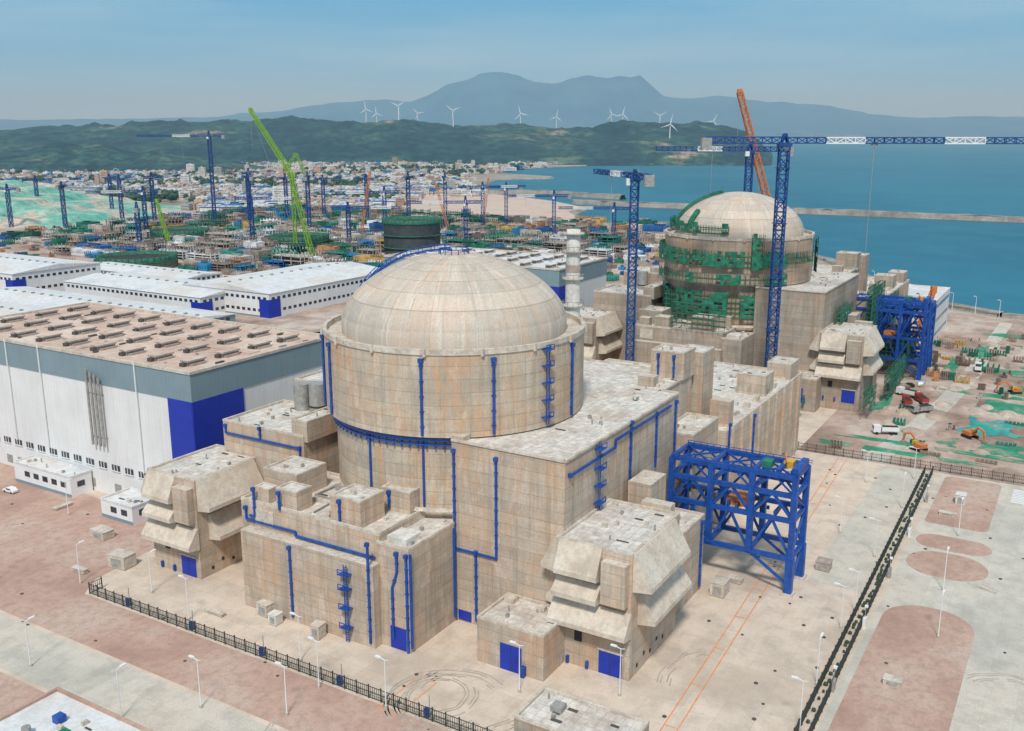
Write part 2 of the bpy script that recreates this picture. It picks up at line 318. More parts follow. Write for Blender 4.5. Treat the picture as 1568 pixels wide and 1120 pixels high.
def unit(ds,dt,dz,raw=False):
    nm='reactor_building'
    x,y=W(ds,dt); root=empty(nm,(x,y,dz),ROT)
    cy='cyl2' if raw else 'cyl'; mc='conc2' if raw else 'conc'
    b=MB(); b.rev([(26,-6),(26,38.4)],cy,128); b.emit('lower_containment_wall',root)
    b=MB(); b.rev([(25.5,37.9),(28,37.9),(28,54.2)],cy,128,smooth=False)
    b.emit('upper_containment_wall',root)
    b=MB(); b.rev([(28,54.2),(28.25,54.25),(28.25,55.3),(27.4,55.3),(27.4,54.1),(23.8,54.1)],'roofp',128,smooth=False)
    for i in range(16):
        a=2*math.pi*i/16; c,s_=math.cos(a),math.sin(a); b.beam((28.4*c,28.4*s_,54),(28.4*c,28.4*s_,55.5),.5,'roofp')
    b.emit('parapet_ring',root)
    b=MB(); pr=[(24.2,54.1),(24.2,57.2),(23.9,57.5)]
    for i in range(1,25):
        u=math.pi/2*i/24; r=23.9*math.cos(u); e=12.8*math.sin(u); cap=math.sqrt(max(0,28.72**2-r*r))-15.92
        pr.append((max(r,.01),57.5+.5*e+.5*cap))
    b.rev(pr,'dome',128); zt=pr[-1][1]
    if not raw:
        for i in range(8):
            a=2*math.pi*i/8+.2; pts=[((r+.0)*math.cos(a),(r+.0)*math.sin(a),z+.0) for r,z in pr[2:]]
            b.path(pts,.16,'roofp')
    b.emit('dome_shell',root)
    b=MB()
    if not raw:
        a=math.radians(97)
        for da in(-.035,.035):
            pts=[((r+.5)*math.cos(a+da*24/max(r,6)),(r+.5)*math.sin(a+da*24/max(r,6)),z+.7) for r,z in pr[1:]]
            b.path(pts,.34,'blue')
            b.path([(p[0],p[1],p[2]+1.0) for p in pts],.16,'blue')
            for p in pts[::2]: b.beam(p,(p[0],p[1],p[2]+1),.12,'blue')
        for i in range(14):
            a=2*math.pi*i/14; a2=2*math.pi*(i+1)/14
            b.beam((3.2*math.cos(a),3.2*math.sin(a),zt-.2),(3.2*math.cos(a),3.2*math.sin(a),zt+.9),.12,'blue')
            b.beam((3.2*math.cos(a),3.2*math.sin(a),zt+.9),(3.2*math.cos(a2),3.2*math.sin(a2),zt+.9),.16,'blue')
        b.cyl(0,0,zt-.3,zt+.35,1.6,'roofp',20)
        for wa in(-152,-100,-71.6,-29,-170):
            a=math.radians(wa-59); c,s_=math.cos(a),math.sin(a)
            b.beam((28.3*c,28.3*s_,38.3),(28.3*c,28.3*s_,53.2),.42,'blue'); b.beam((28.3*c,28.3*s_,52.8),(28.3*c,28.3*s_,53.6),.85,'blue')
            for z in range(40,53,3): b.beam((28.2*c,28.2*s_,z),(28.2*c,28.2*s_,z+.2),.7,'blue')
        a=math.radians(-47-59)
        for da in(-.013,.013):
            c,s_=math.cos(a+da),math.sin(a+da); b.beam((28.6*c,28.6*s_,38.4),(28.6*c,28.6*s_,54.6),.16,'blue')
        for z in(40,43.5,47,50.5,53.8):
            for da in(-.035,0,.035):
                c,s_=math.cos(a+da),math.sin(a+da); b.beam((29.3*c,29.3*s_,z),(29.3*c,29.3*s_,z+1.1),.14,'blue')
            c,s_=math.cos(a),math.sin(a); b.beam((28.6*c,28.6*s_,z),(28.6*c,28.6*s_,z+.18),1.9,'blue'); 
            b.beam((29.3*math.cos(a-.035),29.3*math.sin(a-.035),z+1.1),(29.3*math.cos(a+.035),29.3*math.sin(a+.035),z+1.1),.16,'blue')
        for zz,rr_,w in((37.2,27.0,.6),(36.0,26.6,.35)):
            pts=[]
            for i in range(25):
                a=math.radians(-178+90*i/24-59); pts.append((rr_*math.cos(a),rr_*math.sin(a),zz))
            b.path(pts,w,'blue')
        for p in pts: b.beam((p[0],p[1],35.2),(p[0],p[1],38),.3,'blue')
        for wa in(-128,-101): 
            a=math.radians(wa-59); c,s_=math.cos(a),math.sin(a); b.beam((26.3*c,26.3*s_,23),(26.3*c,26.3*s_,37),.36,'blue')
        b.emit('blue_drain_pipes_and_stair',root)
    else:
        def scaf(r,a0,a1,z0,z1,n,net=.6):
            ph=R.uniform(0,50)
            for i in range(n+1):
                a=math.radians(a0+(a1-a0)*i/n); c,s_=math.cos(a),math.sin(a)
                for rr in(r,r+1.8): b.beam((rr*c,rr*s_,z0),(rr*c,rr*s_,z1+.8),.14,'green2')
                if i<n:
                    a2=math.radians(a0+(a1-a0)*(i+1)/n); z=z0
                    patch=noise.noise(Vector((i*.22+ph,z0,0)))+net-.5
                    while z<=z1:
                        for rr in(r,r+1.8): b.beam((rr*c,rr*s_,z),(rr*math.cos(a2),rr*math.sin(a2),z),.16,'green2')
                        if patch>0 and R.random()<.85:
                            zz=z+R.choice([1.0,1.9,1.9]); q=r+1.9; b.add([(q*c,q*s_,z),(q*math.cos(a2),q*math.sin(a2),z),(q*math.cos(a2),q*math.sin(a2),zz),(q*c,q*s_,zz)],[(0,1,2,3)],'green')
                        z+=1.9
        scaf(28.3,75,235,45,49.8,60,.85); scaf(28.3,235,262,46,49,12,.5); scaf(28.3,120,235,38.5,41,34,.6); scaf(26.4,105,215,26,34,34,.62); scaf(28.3,-70,-35,40,53,10,.55); scaf(24.5,60,190,56.5,58.4,50,.6)
        for a0 in(118,150):
            a=math.radians(a0)
            for da in(-.05,-.02,.02,.05):
                b.path([((r+.5)*math.cos(a+da*20/max(r,8)),(r+.5)*math.sin(a+da*20/max(r,8)),z+.7) for r,z in pr[2:(23 if a0==118 else 12)]],.9 if abs(da)<.03 else .4,'green')
        scaf(28.4,208,216,44,56,3,.7)
        b.emit('green_scaffolding',root)
    b=MB()
    block(b,-39,-18,-9,27,-6,22,mc,.6); block(b,-39.4,-20,-16,-8.6,-6,20.6,mc,.5)
    b.box(-41.5,-38.9,-9.2,25,-6,16.8,mc,'roofp')
    block(b,-33,-24,17,26.3,22,27,mc,.3); block(b,-38.4,-34,12,17.5,22,26,mc,.3); block(b,-38,-35.2,20,24,22,25,mc,.2)
    block(b,-38.2,-31,-4,3.5,22,27.2,mc,.3); block(b,-28,-22,-8,-1,22,26.5,mc,.3); b.box(-38,-33.5,-14.5,-10,20.6,22,'stack')
    b.box(-30,-26,4,9,22,23,mc,'roofp'); b.box(-39.2,-38.98,18,23,17.6,21,'roofp'); b.box(-25,-24,8,14,22,23.2,'grey'); b.box(-32,-31,6,14,22,22.7,'roofp')
    b.rev([(27.0,22.6),(27.5,23.3),(28,22.6)],'roofp',30,math.radians(150),math.radians(215))
    b.path([(-37,5,22.4),(-30,5,22.4),(-30,15,22.4),(-22,15,22.4)],.3,'grey'); b.path([(-37,9,22.3),(-26,10,22.3)],.25,'grey')
    b.emit('safeguard_building',root)
    b=MB(); block(b,-20,0,27,52,-6,30,mc,.5); block(b,0,16,24,48,-6,36,mc,.5); block(b,-19.8,-2,26,30.5,29,33.5,mc,.3)
    b.cyl(-3,38,30,37.2,2.0,'grey',24); b.cyl(-3,43,30,36.5,1.9,'grey',24)
    b.rev([(2.1,31.5),(2.1,31.9)],'dark',24,cx=-3,cy=38); b.box(4,9,30,38,36,38,mc,'roofp')
    b.emit('electrical_building',root)
    b=MB(); 
    P=[(-24,-15.3),(-24,-40),(31,-40),(31,-36),(50,-36),(50,2),(15,2)]
    b.prism(P,-6,37.6,mc,'roof')
    for p,q in(((-24,-15.3),(-24,-40)),((-24,-40),(31,-40)),((31,-40),(31,-36)),((31,-36),(50,-36)),((50,-36),(50,2))):
        b.beam((p[0],p[1],37.75),(q[0],q[1],37.75),.55,'roofp',.45)
    block(b,43,50.3,-36.4,-28,37.5,44,mc,.3); block(b,52,60,-38,-31,20,42.5,mc,.3); b.box(33,36,-33,-29,37.6,40,mc,'roofp')
    b.box(-24,-21.5,-18,-15.4,37.6,38.6,mc,'roofp'); roofbits(b,-10,48,-38,-29,37.6,22)
    b.emit('fuel_building',root)
    b=MB(); block(b,-35,-24.02,-42,-28,-6,8.6,mc,.5); b.box(-35.1,-35,-37.5,-33,0,5.2,'bluedoor'); b.box(-35.12,-35.1,-35.3,-35.2,0,5.2,'dark'); b.box(-27,-25,-31,-29,8.6,9.6,'roofp'); b.box(-24.2,-23.98,-19.5,-16.5,.4,2.4,'bluedoor'); b.box(-36,-35,-38.5,-37.7,0,2,'blue')
    b.emit('annex_building',root)
    b=MB(); intake(b,-27,-5,-55,-40.02,mc); block(b,-5,15,-53,-40.04,-6,16.5,mc,.4); b.box(2,10,-46,-41,16.5,26,mc,'roofp')
    b.emit('right_air_intake_building',root)
    b=MB(); intake(b,-38,-18,42,57,mc,22.6); b.emit('left_air_intake_building',root)
    b=MB(); block(b,48,118,-46,-5,-6,24.5,mc,.5); block(b,31.02,48,-44,-36.02,-6,28,mc,.4)
    block(b,50.5,70,-30,-4,24,33.5,mc,.3); block(b,86,94,-44,-36,24.5,30,mc,.3); block(b,72,80,-22,-12,24.5,29,mc,.3); b.box(53,56,-45,-40,24.5,31,mc,'roofp')
    block(b,108,117,-45,-38,24.5,29,mc,.3)
    for i in range(9): b.box(52+i*7.6,52.7+i*7.6,-46.6,-45.98,-6,24.8,mc)
    for i in range(6): b.box(50.35,50.48,-28+i*4,-26.2+i*4,29,32,'dark')
    for i in range(4): b.box(72+i*8,73.5+i*8,-44,-42.5,24.5,26,'roofp')
    b.box(74,74.7,-46.05,-46.0,3,6,'red'); b.emit('auxiliary_building',root)
    if not raw:
        b=MB(); X=-41.5
        pipe_s(b,X,[(11.5,15.8),(11.5,1)]); pipe_s(b,X,[(-8.3,21),(-8.3,1)]); ladder_s(b,X,-3,0,16,[3,7,11,14])
        pipe_s(b,-39,[(23,25),(23,19.2),(24.5,19.2)]); pipe_s(b,-39,[(16,25.5),(16,22)]); pipe_s(b,-39,[(25.5,20.5),(25.5,18.2),(12,18.2),(12,17.4),(-8,17.4)])
        pipe_s(b,-39.4,[(-13.4,19.5),(-13.4,16),(-12.2,12.5),(-12.2,2)]); pipe_s(b,-39.4,[(-15.6,19.5),(-15.6,0)])
        b.box(-39.55,-39.38,-15,-11.4,.2,4.6,'bluedoor')
        b.beam((-39.2,-16.25,1),(-39.2,-16.25,20),.4,'blue'); b.beam((-25,-16.3,1),(-25,-16.3,20),.4,'blue')
        pipe_s(b,-24,[(-15.9,35.5),(-15.9,15.5),(-25.5,15.5)]); pipe_s(b,-24,[(-25.5,35.5),(-25.5,15.2)]); pipe_s(b,-24,[(-20.8,15.5),(-20.8,1)])
        Y=-40
        pipe_t(b,Y,[(-22.5,34.5),(-3,34.5),(-3,36),(26,36)]); pipe_t(b,Y,[(4.5,37.5),(4.5,22)]); ladder_t(b,Y,-11,24,38,[25.5,29,32.5,36.5])
        pipe_t(b,Y,[(18,36),(18,24)]); pipe_t(b,Y,[(29,36),(29,17)])
        for s in(-20,): pipe_s(b,s,[(51,29),(51,27.4),(28,27.4)]); pipe_s(b,s,[(40,30),(40,27.4)]); pipe_s(b,s,[(28,27.4),(28,20)])
        pipe_t(b,-53,[(13,15.5),(13,1)]); pipe_t(b,-46,[(50,26),(50,2)]); pipe_t(b,-46.6,[(68,24),(68,3)])
        pipe_s(b,43,[(-30,43),(-30,38)]); pipe_s(b,43,[(-34,43),(-34,38)])
        pipe_s(b,-38.2,[(1,26.5),(1,22.6)]); pipe_s(b,-28,[(-3,25.8),(-3,22.6)]); b.box(-22,-21,-8.4,-8,22,25.5,'blue')
        b.emit('blue_wall_pipes',root)
    else:
        b=MB()
        for (s0,s1,t0,t1,z0,z1) in((-41,-39.5,-10,10,24,33),(-10,10,-43,-41,20,30),(-35,-25,-60,-58,0,8),(20,45,-48,-46,10,34),(-24,-18,5,20,22,34),(55,80,-48,-47,10,26),(-10,20,-62,-60,0,9),(35,60,-60,-50,0,12),(-45,-43,-40,-10,0,5)):
            s=s0
            while s<=s1+.1:
                t=t0
                while t<=t1+.1:
                    b.beam((s,t,z0),(s,t,z1),.18,'green2'); t+=2
                s+=2
            z=z0+1
            while z<z1:
                for t in(t0,t1): b.beam((s0,t,z),(s1,t,z),.22,'green2')
                for s in(s0,s1): b.beam((s,t0,z),(s,t1,z),.22,'green2')
                s=s0
                while s<s1-2:
                    if R.random()<.4: b.box(s,s+2,t0-.05,t0,z,z+1.8,'green')
                    s+=2
                z+=1.9
        b.emit('green_wall_scaffolding',root)
    return root
unit(0,0,0); unit(198,2,3,True)
def stack(s,t):
    b=MB(); b.rev([(1.9,20),(1.9,58),(1.75,66),(1.75,71.5),(1.3,71.5),(1.3,70)],'stack',32)
    for z in(52,59,66,70.4): b.rev([(1.9,z),(2.8,z),(2.8,z+.25),(1.9,z+.25)],'roofp',24,smooth=False)
    for z in(52,59,66):
        b.rev([(2.75,z+1.2),(2.85,z+1.3),(2.75,z+1.35)],'grey',24)
        for i in range(12):
            a=i*math.pi/6; b.beam((2.8*math.cos(a),2.8*math.sin(a),z),(2.8*math.cos(a),2.8*math.sin(a),z+1.3),.09,'grey')
    b.rev([(1.93,47),(1.93,49)],'iron',24); b.rev([(1.94,60.8),(1.94,62.6)],'vent',24)
    x,y=W(s,t); b.emit('ventilation_stack',None,(x,y,0),ROT)
stack(48,-3.8)
# ---------------------------------------------------------------- gantries
def gantry(ds,dt,h=26):
    b=MB(); m='blue'; S=[21,30.5]; T=[-43,-52,-61,-70]
    for s in S:
        for t in T:
            z0=0 if t in(-70,-43) else 8
            b.beam((s,t,z0),(s,t,h),1.2,m)
        for z in(8,16.5,h-4,h): b.beam((s,T[0],z),(s,T[-1],z),.85,m,1.0)
        for a,c in zip(T,T[1:]):
            mt=(a+c)/2
            for z0,z1 in((8,16.5),(16.5,h-4)):
                b.beam((s,a,z0),(s,mt,z1),.5,m); b.beam((s,mt,z1),(s,c,z0),.5,m)
            b.beam((s,a,h-4),(s,mt,h),.35,m); b.beam((s,mt,h),(s,c,h-4),.35,m)
        b.beam((s,-70,0),(s,-70,8),1.6,m); b.beam((s,-70,2),(s,-61,8),.5,m)
        for z in(h+1.2,h+.7): b.beam((s,T[0],z),(s,-71,z),.12,m)
        t=-43
        while t>-71: b.beam((s,t,h),(s,t,h+1.2),.12,m); t-=1.5
    for t in T:
        for z in(8,16.5,h-4,h): b.beam((S[0],t,z),(S[1],t,z),.8,m)
    for t in(T[0],T[3]):
        b.beam((S[0],t,8),(S[1],t,16.5),.45,m); b.beam((S[1],t,16.5),(S[0],t,h-4),.45,m)
    b.beam((S[0],-70,0),(S[1],-70,8),.5,m)
    for s in S: b.box(s-1.3,s+1.3,-71.3,-68.7,-3,.5,'roofp'); b.box(s-1.2,s+1.2,-44,-42,-3,.5,'roofp')
    for a,c in zip(T,T[1:]): b.beam((S[0],a,h),(S[1],c,h),.35,m); b.beam((S[1],a,h),(S[0],c,h),.35,m)
    b.box(22,29.5,-52,-44,8.5,8.8,'grey'); b.box(23,28,-60,-55,16.8,18.3,'orange'); b.box(24,26.5,-64,-62,h+.2,h+1.6,'green'); b.box(26,28.4,-68,-66,h+.2,h+1.6,'yellow')
    b.beam((22,-66,h+.6),(30,-66,h+.6),.9,m); b.beam((22,-69,h+.6),(30,-69,h+.6),.9,m); b.path([(25,-67,h+1.6),(27,-66,h+3),(28.5,-65,h+2.3)],.3,'orange')
    b.box(21.5,30,-70.3,-69,h,h+1.8,m)
    for i in range(12): 
        t=-44-i*2; b.box(R.uniform(21,28),R.uniform(24,30),t,t+.5,16.8,17.0+R.uniform(0,1.2),R.choice(['grey','blue','iron']))
    x,y=W(ds,dt); b.emit('hatch_gantry',None,(x,y,0),ROT)
gantry(0,0); gantry(208,6,31); gantry(224,6,27)
# ---------------------------------------------------------------- turbine halls
def turbine(s0,s1,t0,t1,h,roof,detail=True):
    x,y=W(s0,t0); root=empty('turbine_hall',(x,y,0),ROT); w=s1-s0; L=t1-t0
    b=MB(); b.box(0,w,0,L,-2,h-7,'cladw'); b.box(-.25,w+.25,-.25,L+.25,h-7,h,'cladg',roof)
    b.emit('cladding_walls',root)
    b=MB(); a=.5
    for q in((-a,w+a,-a,a),(-a,w+a,L-a,L+a),(-a,a,a,L-a),(w-a,w+a,a,L-a)): b.box(*q,h,h+.7,'roofp')
    b.box(w*.46,w*.54,4,L-4,h,h+.25,roof)
    for i in range(4):
        n=int(L/12)
        for j in range(n):
            cx=w*(.16+.225*i)+R.uniform(-.3,.3); cy=8+j*(L-16)/max(1,n-1)
            b.box(cx-2.8,cx+2.8,cy-1.0,cy+1.0,h,h+1.0,'grey',roof); b.box(cx-3.1,cx+3.1,cy-1.4,cy+1.4,h+1.05,h+1.45,'vent',roof)
            b.box(cx-2.4,cx+2.4,cy-2.0,cy-1.2,h,h+.5,'vent')
            b.box(cx-3.9,cx-2.9,cy-.8,cy+.8,h,h+.9,'iron')
    for i in range(60): xx=R.uniform(2,w-3);yy=R.uniform(2,L-3); b.box(xx,xx+R.uniform(.3,2.5),yy,yy+R.uniform(.3,1),h,h+R.uniform(.2,.6),R.choice(['grey','roofp','iron']))
    b.emit('roof_vents',root)
    b=MB()
    b.box(-.35,-.02,-.02,8.5,0,h-7,'bluedoor'); b.box(-.3,16.5,-.35,-.02,0,h-7,'bluedoor')
    t=14.
    while t<L-3:
        b.box(-.12,0,t,t+3.2,7.4,9,'glass'); b.box(-.2,-.12,t+.9,t+1.1,7.4,9,'white'); b.box(-.2,-.12,t+2.1,t+2.3,7.4,9,'white'); b.box(-.35,0,t-.1,t+3.3,7.2,7.38,'white')
        if R.random()<.75: b.box(-.12,0,t+.2,t+2.8,1.2,3.6,'grey')
        t+=5.4
    for i in range(4):
        y0=34+i*1.6; b.cyl(-1.2,y0,14,33+i*.6,.35,'grey',10); b.box(-1.2,0,y0-.1,y0+.1,16,16.3,'grey'); b.box(-1.2,0,y0-.1,y0+.1,28,28.3,'grey')
    for t in(20,60,75): b.beam((-.5,t,9),(-.5,t,h+1),.3,'white')
    b.emit('windows_doors_pipes',root)
    return root
turbine(-15,36,68,178,38,'troof'); turbine(193,240,78,172,38,'wroof')
# ---------------------------------------------------------------- ground
LAND=[(-9000,-700),(1400,-700),(900,200),(420,400),(300,482),(262,506),(238,545),(236,640),(240,740),(225,800),(190,860),(141,925),(95,1060),(72,1216),(95,1300),(60,1420),(20,1500),(-60,1640),(-70,1900),(-40,2150),(85,2190),(90,2260),(-40,2450),(-30,2700),(140,3000),(330,3180),(600,3100),(775,3130),(880,3500),(1000,4600),(900,6000),(-9000,9000)]
b=MB(); n=len(LAND)
b.sheet(LAND,0,'land')
low=[(p[0]+8*(1 if p[0]>-8000 else 0),p[1]-3,-3.5) for p in LAND]
b.add([(p[0],p[1],0) for p in LAND]+low,[(i,(i+1)%n,n+(i+1)%n,n+i) for i in range(n)],'rock')
b.emit('ground')
b=MB(); b.sheet([(-60000,-3000),(60000,-3000),(60000,90000),(-60000,90000)],-3,'sea'); b.emit('sea')
def area(name,pts,z,m):
    b=MB(); b.sheet(pts,z,m); return b.emit(name,None,GL,ROT)
area('paved_yard',[(-330,-330),(119,-330),(119,-46),(175,-46),(175,60),(250,62),(250,190),(-60,260),(-330,260)],.02,'pave')
area('construction_ground',[(119,-500),(300,-330),(392,-88),(408,-44),(420,-14),(495,14),(590,78),(640,120),(682,180),(688,246),(765,352),(840,470),(700,900),(200,900),(130,420),(60,300),(178,180),(178,-46),(119,-46)],.02,'earth')
area('gravel_area',[(-69,-30),(-69,66),(-69,200),(0,200),(-18,120),(-20,66),(-50,62),(-55.6,58),(-55.6,-36),(-60,-36)],.04,'pink')
def rr(x0,x1,y0,y1,r,n=8):
    out=[]
    for cx,cy,a in((x1-r,y1-r,0),(x0+r,y1-r,90),(x0+r,y0+r,180),(x1-r,y0+r,270)):
        for i in range(n+1):
            u=math.radians(a+90*i/n); out.append((cx+r*math.cos(u),cy+r*math.sin(u)))
    return out
def kerbed(name,pts):
    b=MB(); b.prism(pts,0,.14,'roofp','pink'); return b.emit(name,None,GL,ROT)
area('road',[(-82,-34),(-82,240),(-70,240),(-70,-34)],.045,'road')
kerbed('gravel_island',rr(-140,-83,3,120,12)); kerbed('gravel_island',rr(78,117,-103,-88.5,2)); kerbed('gravel_island',rr(62,71,-105,-88.5,4.4)); kerbed('gravel_island',rr(46,60.5,-105.5,-88.5,7.1)); kerbed('gravel_island',rr(-60,30,-106,-89,8))
area('road',[(-200,-87.5),(118,-87.5),(118,-180),(-200,-180)],.035,'road')
area('parking_strip',[(30,-86),(118,-86),(118,-72),(30,-72)],.03,'road')
b=MB()
for o in(0,2.4): b.beam((-60,-66.5-o,.05),(118,-58.5-o,.05),.2,'orangepaint',.02)
for s in range(-50,110,14): b.box(s,s+.2,-68.4+(s+60)*.045,-66.6+(s+60)*.045,.045,.062,'orangepaint')
for (x0,x1,y0,y1) in((-50,-38,-26,-25.8),(-50,-38,-22,-21.8),(-50,-49.8,-25.8,-22),(-38.2,-38,-25.8,-22)): b.box(x0-7,x1-7,y0,y1,.03,.05,'orangepaint')
for i in range(9): b.box(60+i*1.5,60.8+i*1.5,-128,-122,.05,.06,'white'); b.box(104+i*1.3,104.8+i*1.3,-112,-106,.05,.06,'white')
b.emit('painted_markings',None,GL,ROT)
b=MB()
for cx,cy,r,a0,a1 in((-50,-30,7,20,260),(-49,-31,8.5,-30,170),(-46,-36,11,70,200),(-48,-28,5,200,400),(-58,-58,16,30,100),(0,-115,8,-60,60),(55,-110,9,60,170),(-20,-75,14,50,110),(-66,-20,9,100,250)):
    for d in(0,.6,1.7,2.3):
        pts=[]
        for i in range(41):
            aa=math.radians(a0+(a1-a0)*i/40); rr_=r+d+.5*noise.noise(Vector((i*.15,cx,d*0))); pts.append(Vector((cx+rr_*math.cos(aa),cy+rr_*math.sin(aa),.055+d*.001)))
        for p,q_ in zip(pts,pts[1:]):
            if noise.noise(Vector((p.x*.3,p.y*.3,d)))>-.1: b.beam(p,q_,.26,'tyre',.02)
b.emit('tyre_tracks',None,GL,ROT)
b=MB()
for i in range(170):
    s=R.uniform(-100,110);t=R.choice([R.uniform(-84,-58),R.uniform(-120,-88),R.uniform(-55,60),R.uniform(-55,120)])
    if -42<s<120 and -57<t<58: continue
    if -17<s and t>60: continue
    b.cyl(s,t,.0,.16,R.choice([.28,.38]),'iron',10)
b.emit('manhole_covers',None,GL,ROT)
def fence(pts,name='security_fence',hedge=False):
    b=MB()
    for (x0,y0),(x1,y1) in zip(pts,pts[1:]):
        L=math.hypot(x1-x0,y1-y0); n=int(L/.45)
        for i in range(n+1):
            f=i/n; x=x0+(x1-x0)*f;y=y0+(y1-y0)*f
            if i%6==0: b.beam((x,y,0),(x,y,2.7),.2,'fence')
            else: b.beam((x,y,.2),(x,y,2.4),.07,'fence')
        for z in(.3,1.3,2.35): b.beam((x0,y0,z),(x1,y1,z),.1,'fence')
        if hedge:
            ux,uy=(x1-x0)/L,(y1-y0)/L
            for i in range(int(L/1.3)):
                c=i*1.3; d=1.1+R.uniform(-.3,.3); r=R.uniform(.25,.5); px,py=x0+ux*c-uy*d,y0+uy*c+ux*d
                if R.random()<.35: continue
                b.rev([(.01,0),(r,.25),(r*.8,.6),(.01,r*1.5)],'hedge',6,cx=px,cy=py)
    b.emit(name,None,GL,ROT)
fence([(-55,57),(-55,-60)]); fence([(-52,57),(-54.5,57)]); fence([(-100,-88),(117,-85)],hedge=True); fence([(-100,-86),(117,-83)]); fence([(119,-46),(121,-110)])
b=MB()
for s in range(-90,112,26): b.box(s,s+1.4,-87.2,-86.6,0,2.2,'white' if s%4 else 'grey'); b.beam((s+.7,-86.9,2),(s+.7,-86.9,4.6),.12,'grey'); b.box(s+.4,s+1,-87.3,-86.7,4.4,4.8,'white')
for t in range(-50,55,19): b.box(-54.6,-54,t,t+.9,0,1.7,'blue'); b.beam((-54.3,t,0),(-54.3,t,4.2),.12,'grey')
b.emit('fence_cabinets_and_cameras',None,GL,ROT)
def lamp(s,t,h=9):
    b=MB(); b.cyl(0,0,0,.5,.3,'roofp',10); b.cyl(0,0,.4,h,.12,'white',8,.07); b.beam((0,0,h),(1.1,0,h+.25),.12,'white'); b.box(.8,1.9,-.22,.22,h+.15,h+.38,'white')
    b.beam((0,0,h),(-.8,0,h+.2),.1,'white'); x,y=W(s,t); b.emit('street_lamp',None,(x,y,0),ROT+R.choice([0,1.57]))
for s,t in [(-79,41),(-81,13),(-72,4),(-66,-10),(-57,-9),(-55.8,-23),(-52,30),(-48,46),(-53,63),(-32,-55.5),(-40,-40),(12,-83),(20,-84),(-26,-85),(18,-100),(40,-98),(73,-97),(-11,-84),(50,-82),(85,-82),(110,-81),(60,-72),(100,-70),(-52,0),(-62,80),(-30,100)]: lamp(s,t)
def crate(s,t,w,l,h,m='roofp'):
    b=MB(); b.box(0,w,0,l,.15,h,m); b.box(-.1,w+.1,-.1,l+.1,h,h+.15,m); 
    for q in(0,1): b.box(.1+q*(w-.4),.3+q*(w-.4),0,l,0,.15,'dark')
    b.box(-.04,0,l*.2,l*.8,.4,h*.8,'grey'); x,y=W(s,t); b.emit('equipment_crate',None,(x,y,0),ROT+R.uniform(-.1,.1))
for a in((-43.5,17,2.4,3,2.6),(-45,13,2,2,2.2,'stack'),(-44.8,2,2.4,2,2.8),(-48,25,1,5,.6),(-44,60,3.5,5,3,),(-50,66,1.2,4,1),(12,-59,4,3,3),(36,-75,3,3,2.0,'vent'),(95,-96,3,2.4,2.6,'stack'),(-36,78,3,5,2),(20,-60,2,3,1),(-5,-97,2,3,1.2),(85,-95,1.5,4,.8),(-60,100,4,2,1.5),(-45,110,2,6,1),(-30,105,5,1.5,.6),(-62,90,2,2,2),(-58,120,1,3,1,'stack')): crate(*a)
# ---------------------------------------------------------------- other near buildings
def bld(name,s0,s1,t0,t1,h,wall='cladw',roof='wroof',blue=True,win=2,ridge=True):
    b=MB(); w=s1-s0; L=t1-t0
    b.box(0,w,0,L,-1,h,wall,roof)
    if ridge:
        al=w>L
        if al: vs=[(-.5,-.5,h),(w+.5,-.5,h),(w+.5,L+.5,h),(-.5,L+.5,h),(-.5,L/2,h+L*.05),(w+.5,L/2,h+L*.05)]; fs=[(0,1,5,4),(2,3,4,5),(3,0,4),(1,2,5)]
        else: vs=[(-.5,-.5,h),(w+.5,-.5,h),(w+.5,L+.5,h),(-.5,L+.5,h),(w/2,-.5,h+w*.05),(w/2,L+.5,h+w*.05)]; fs=[(3,0,4,5),(1,2,5,4),(0,1,4),(2,3,5)]
        b.add([(x,y,z+.05) for x,y,z in vs],fs,roof)
        for q in range(int(max(w,L)/8)):
            f=(q+.5)*8
            if al: b.box(f-.6,f+.6,L/2-.8,L/2+.8,h+L*.05-.1,h+L*.05+.7,'grey')
            else: b.box(w/2-.8,w/2+.8,f-.6,f+.6,h+w*.05-.1,h+w*.05+.7,'grey')
    else:
        for q in((-.1,w+.1,-.1,.3),(-.1,w+.1,L-.3,L+.1),(-.1,.3,.3,L-.3),(w-.3,w+.1,.3,L-.3)): b.box(*q,h,h+.5,roof)
        roofbits(b,0,w,0,L,h,6)
    for r in range(win):
        z=h*(r+.45)/win
        y=2.
        while y<L-3: b.box(-.1,0,y,y+2.2,z,z+1.5,'glass'); y+=4
        x=2.
        while x<w-3: b.box(x,x+2.2,-.1,0,z,z+1.5,'glass'); x+=4
    b.box(-.06,0,0,L,0,.9,'cladg'); 
    if blue: b.box(-.3,-.12,0,7,0,h*.75,'bluedoor'); b.box(-.3,8,-.3,-.12,0,h*.75,'bluedoor'); b.box(-.2,-.1,L*.5,L*.5+4,0,4.5,'bluedoor')
    x,y=W(s0,t0); b.emit(name,None,(x,y,0),ROT)
bld('workshop_building',195,300,252,318,13,win=2); bld('workshop_building',178,222,285,400,10.5); bld('workshop_building',165,225,430,540,14); bld('storage_building',120,160,240,410,9,'cladg','wroof')
bld('office_building',85,115,300,420,11,'cladw','wroof'); bld('storage_building',232,262,360,470,8)
bld('annex_shed',-26,-17,80,92,4.5,'white','wroof',False,1,False); bld('annex_shed',-22,-15.5,110,135,5.5,'white','wroof',False,1,False)
b=MB(); b.box(-110,-86,-4,22,-1,5,'cladw','wroof')
for q in((-110.3,-85.7,-4.3,-3.8),(-110.3,-85.7,21.8,22.3),(-110.3,-109.8,-3.8,21.8),(-86.2,-85.7,-3.8,21.8)): b.box(*q,4.8,5.5,'pink')
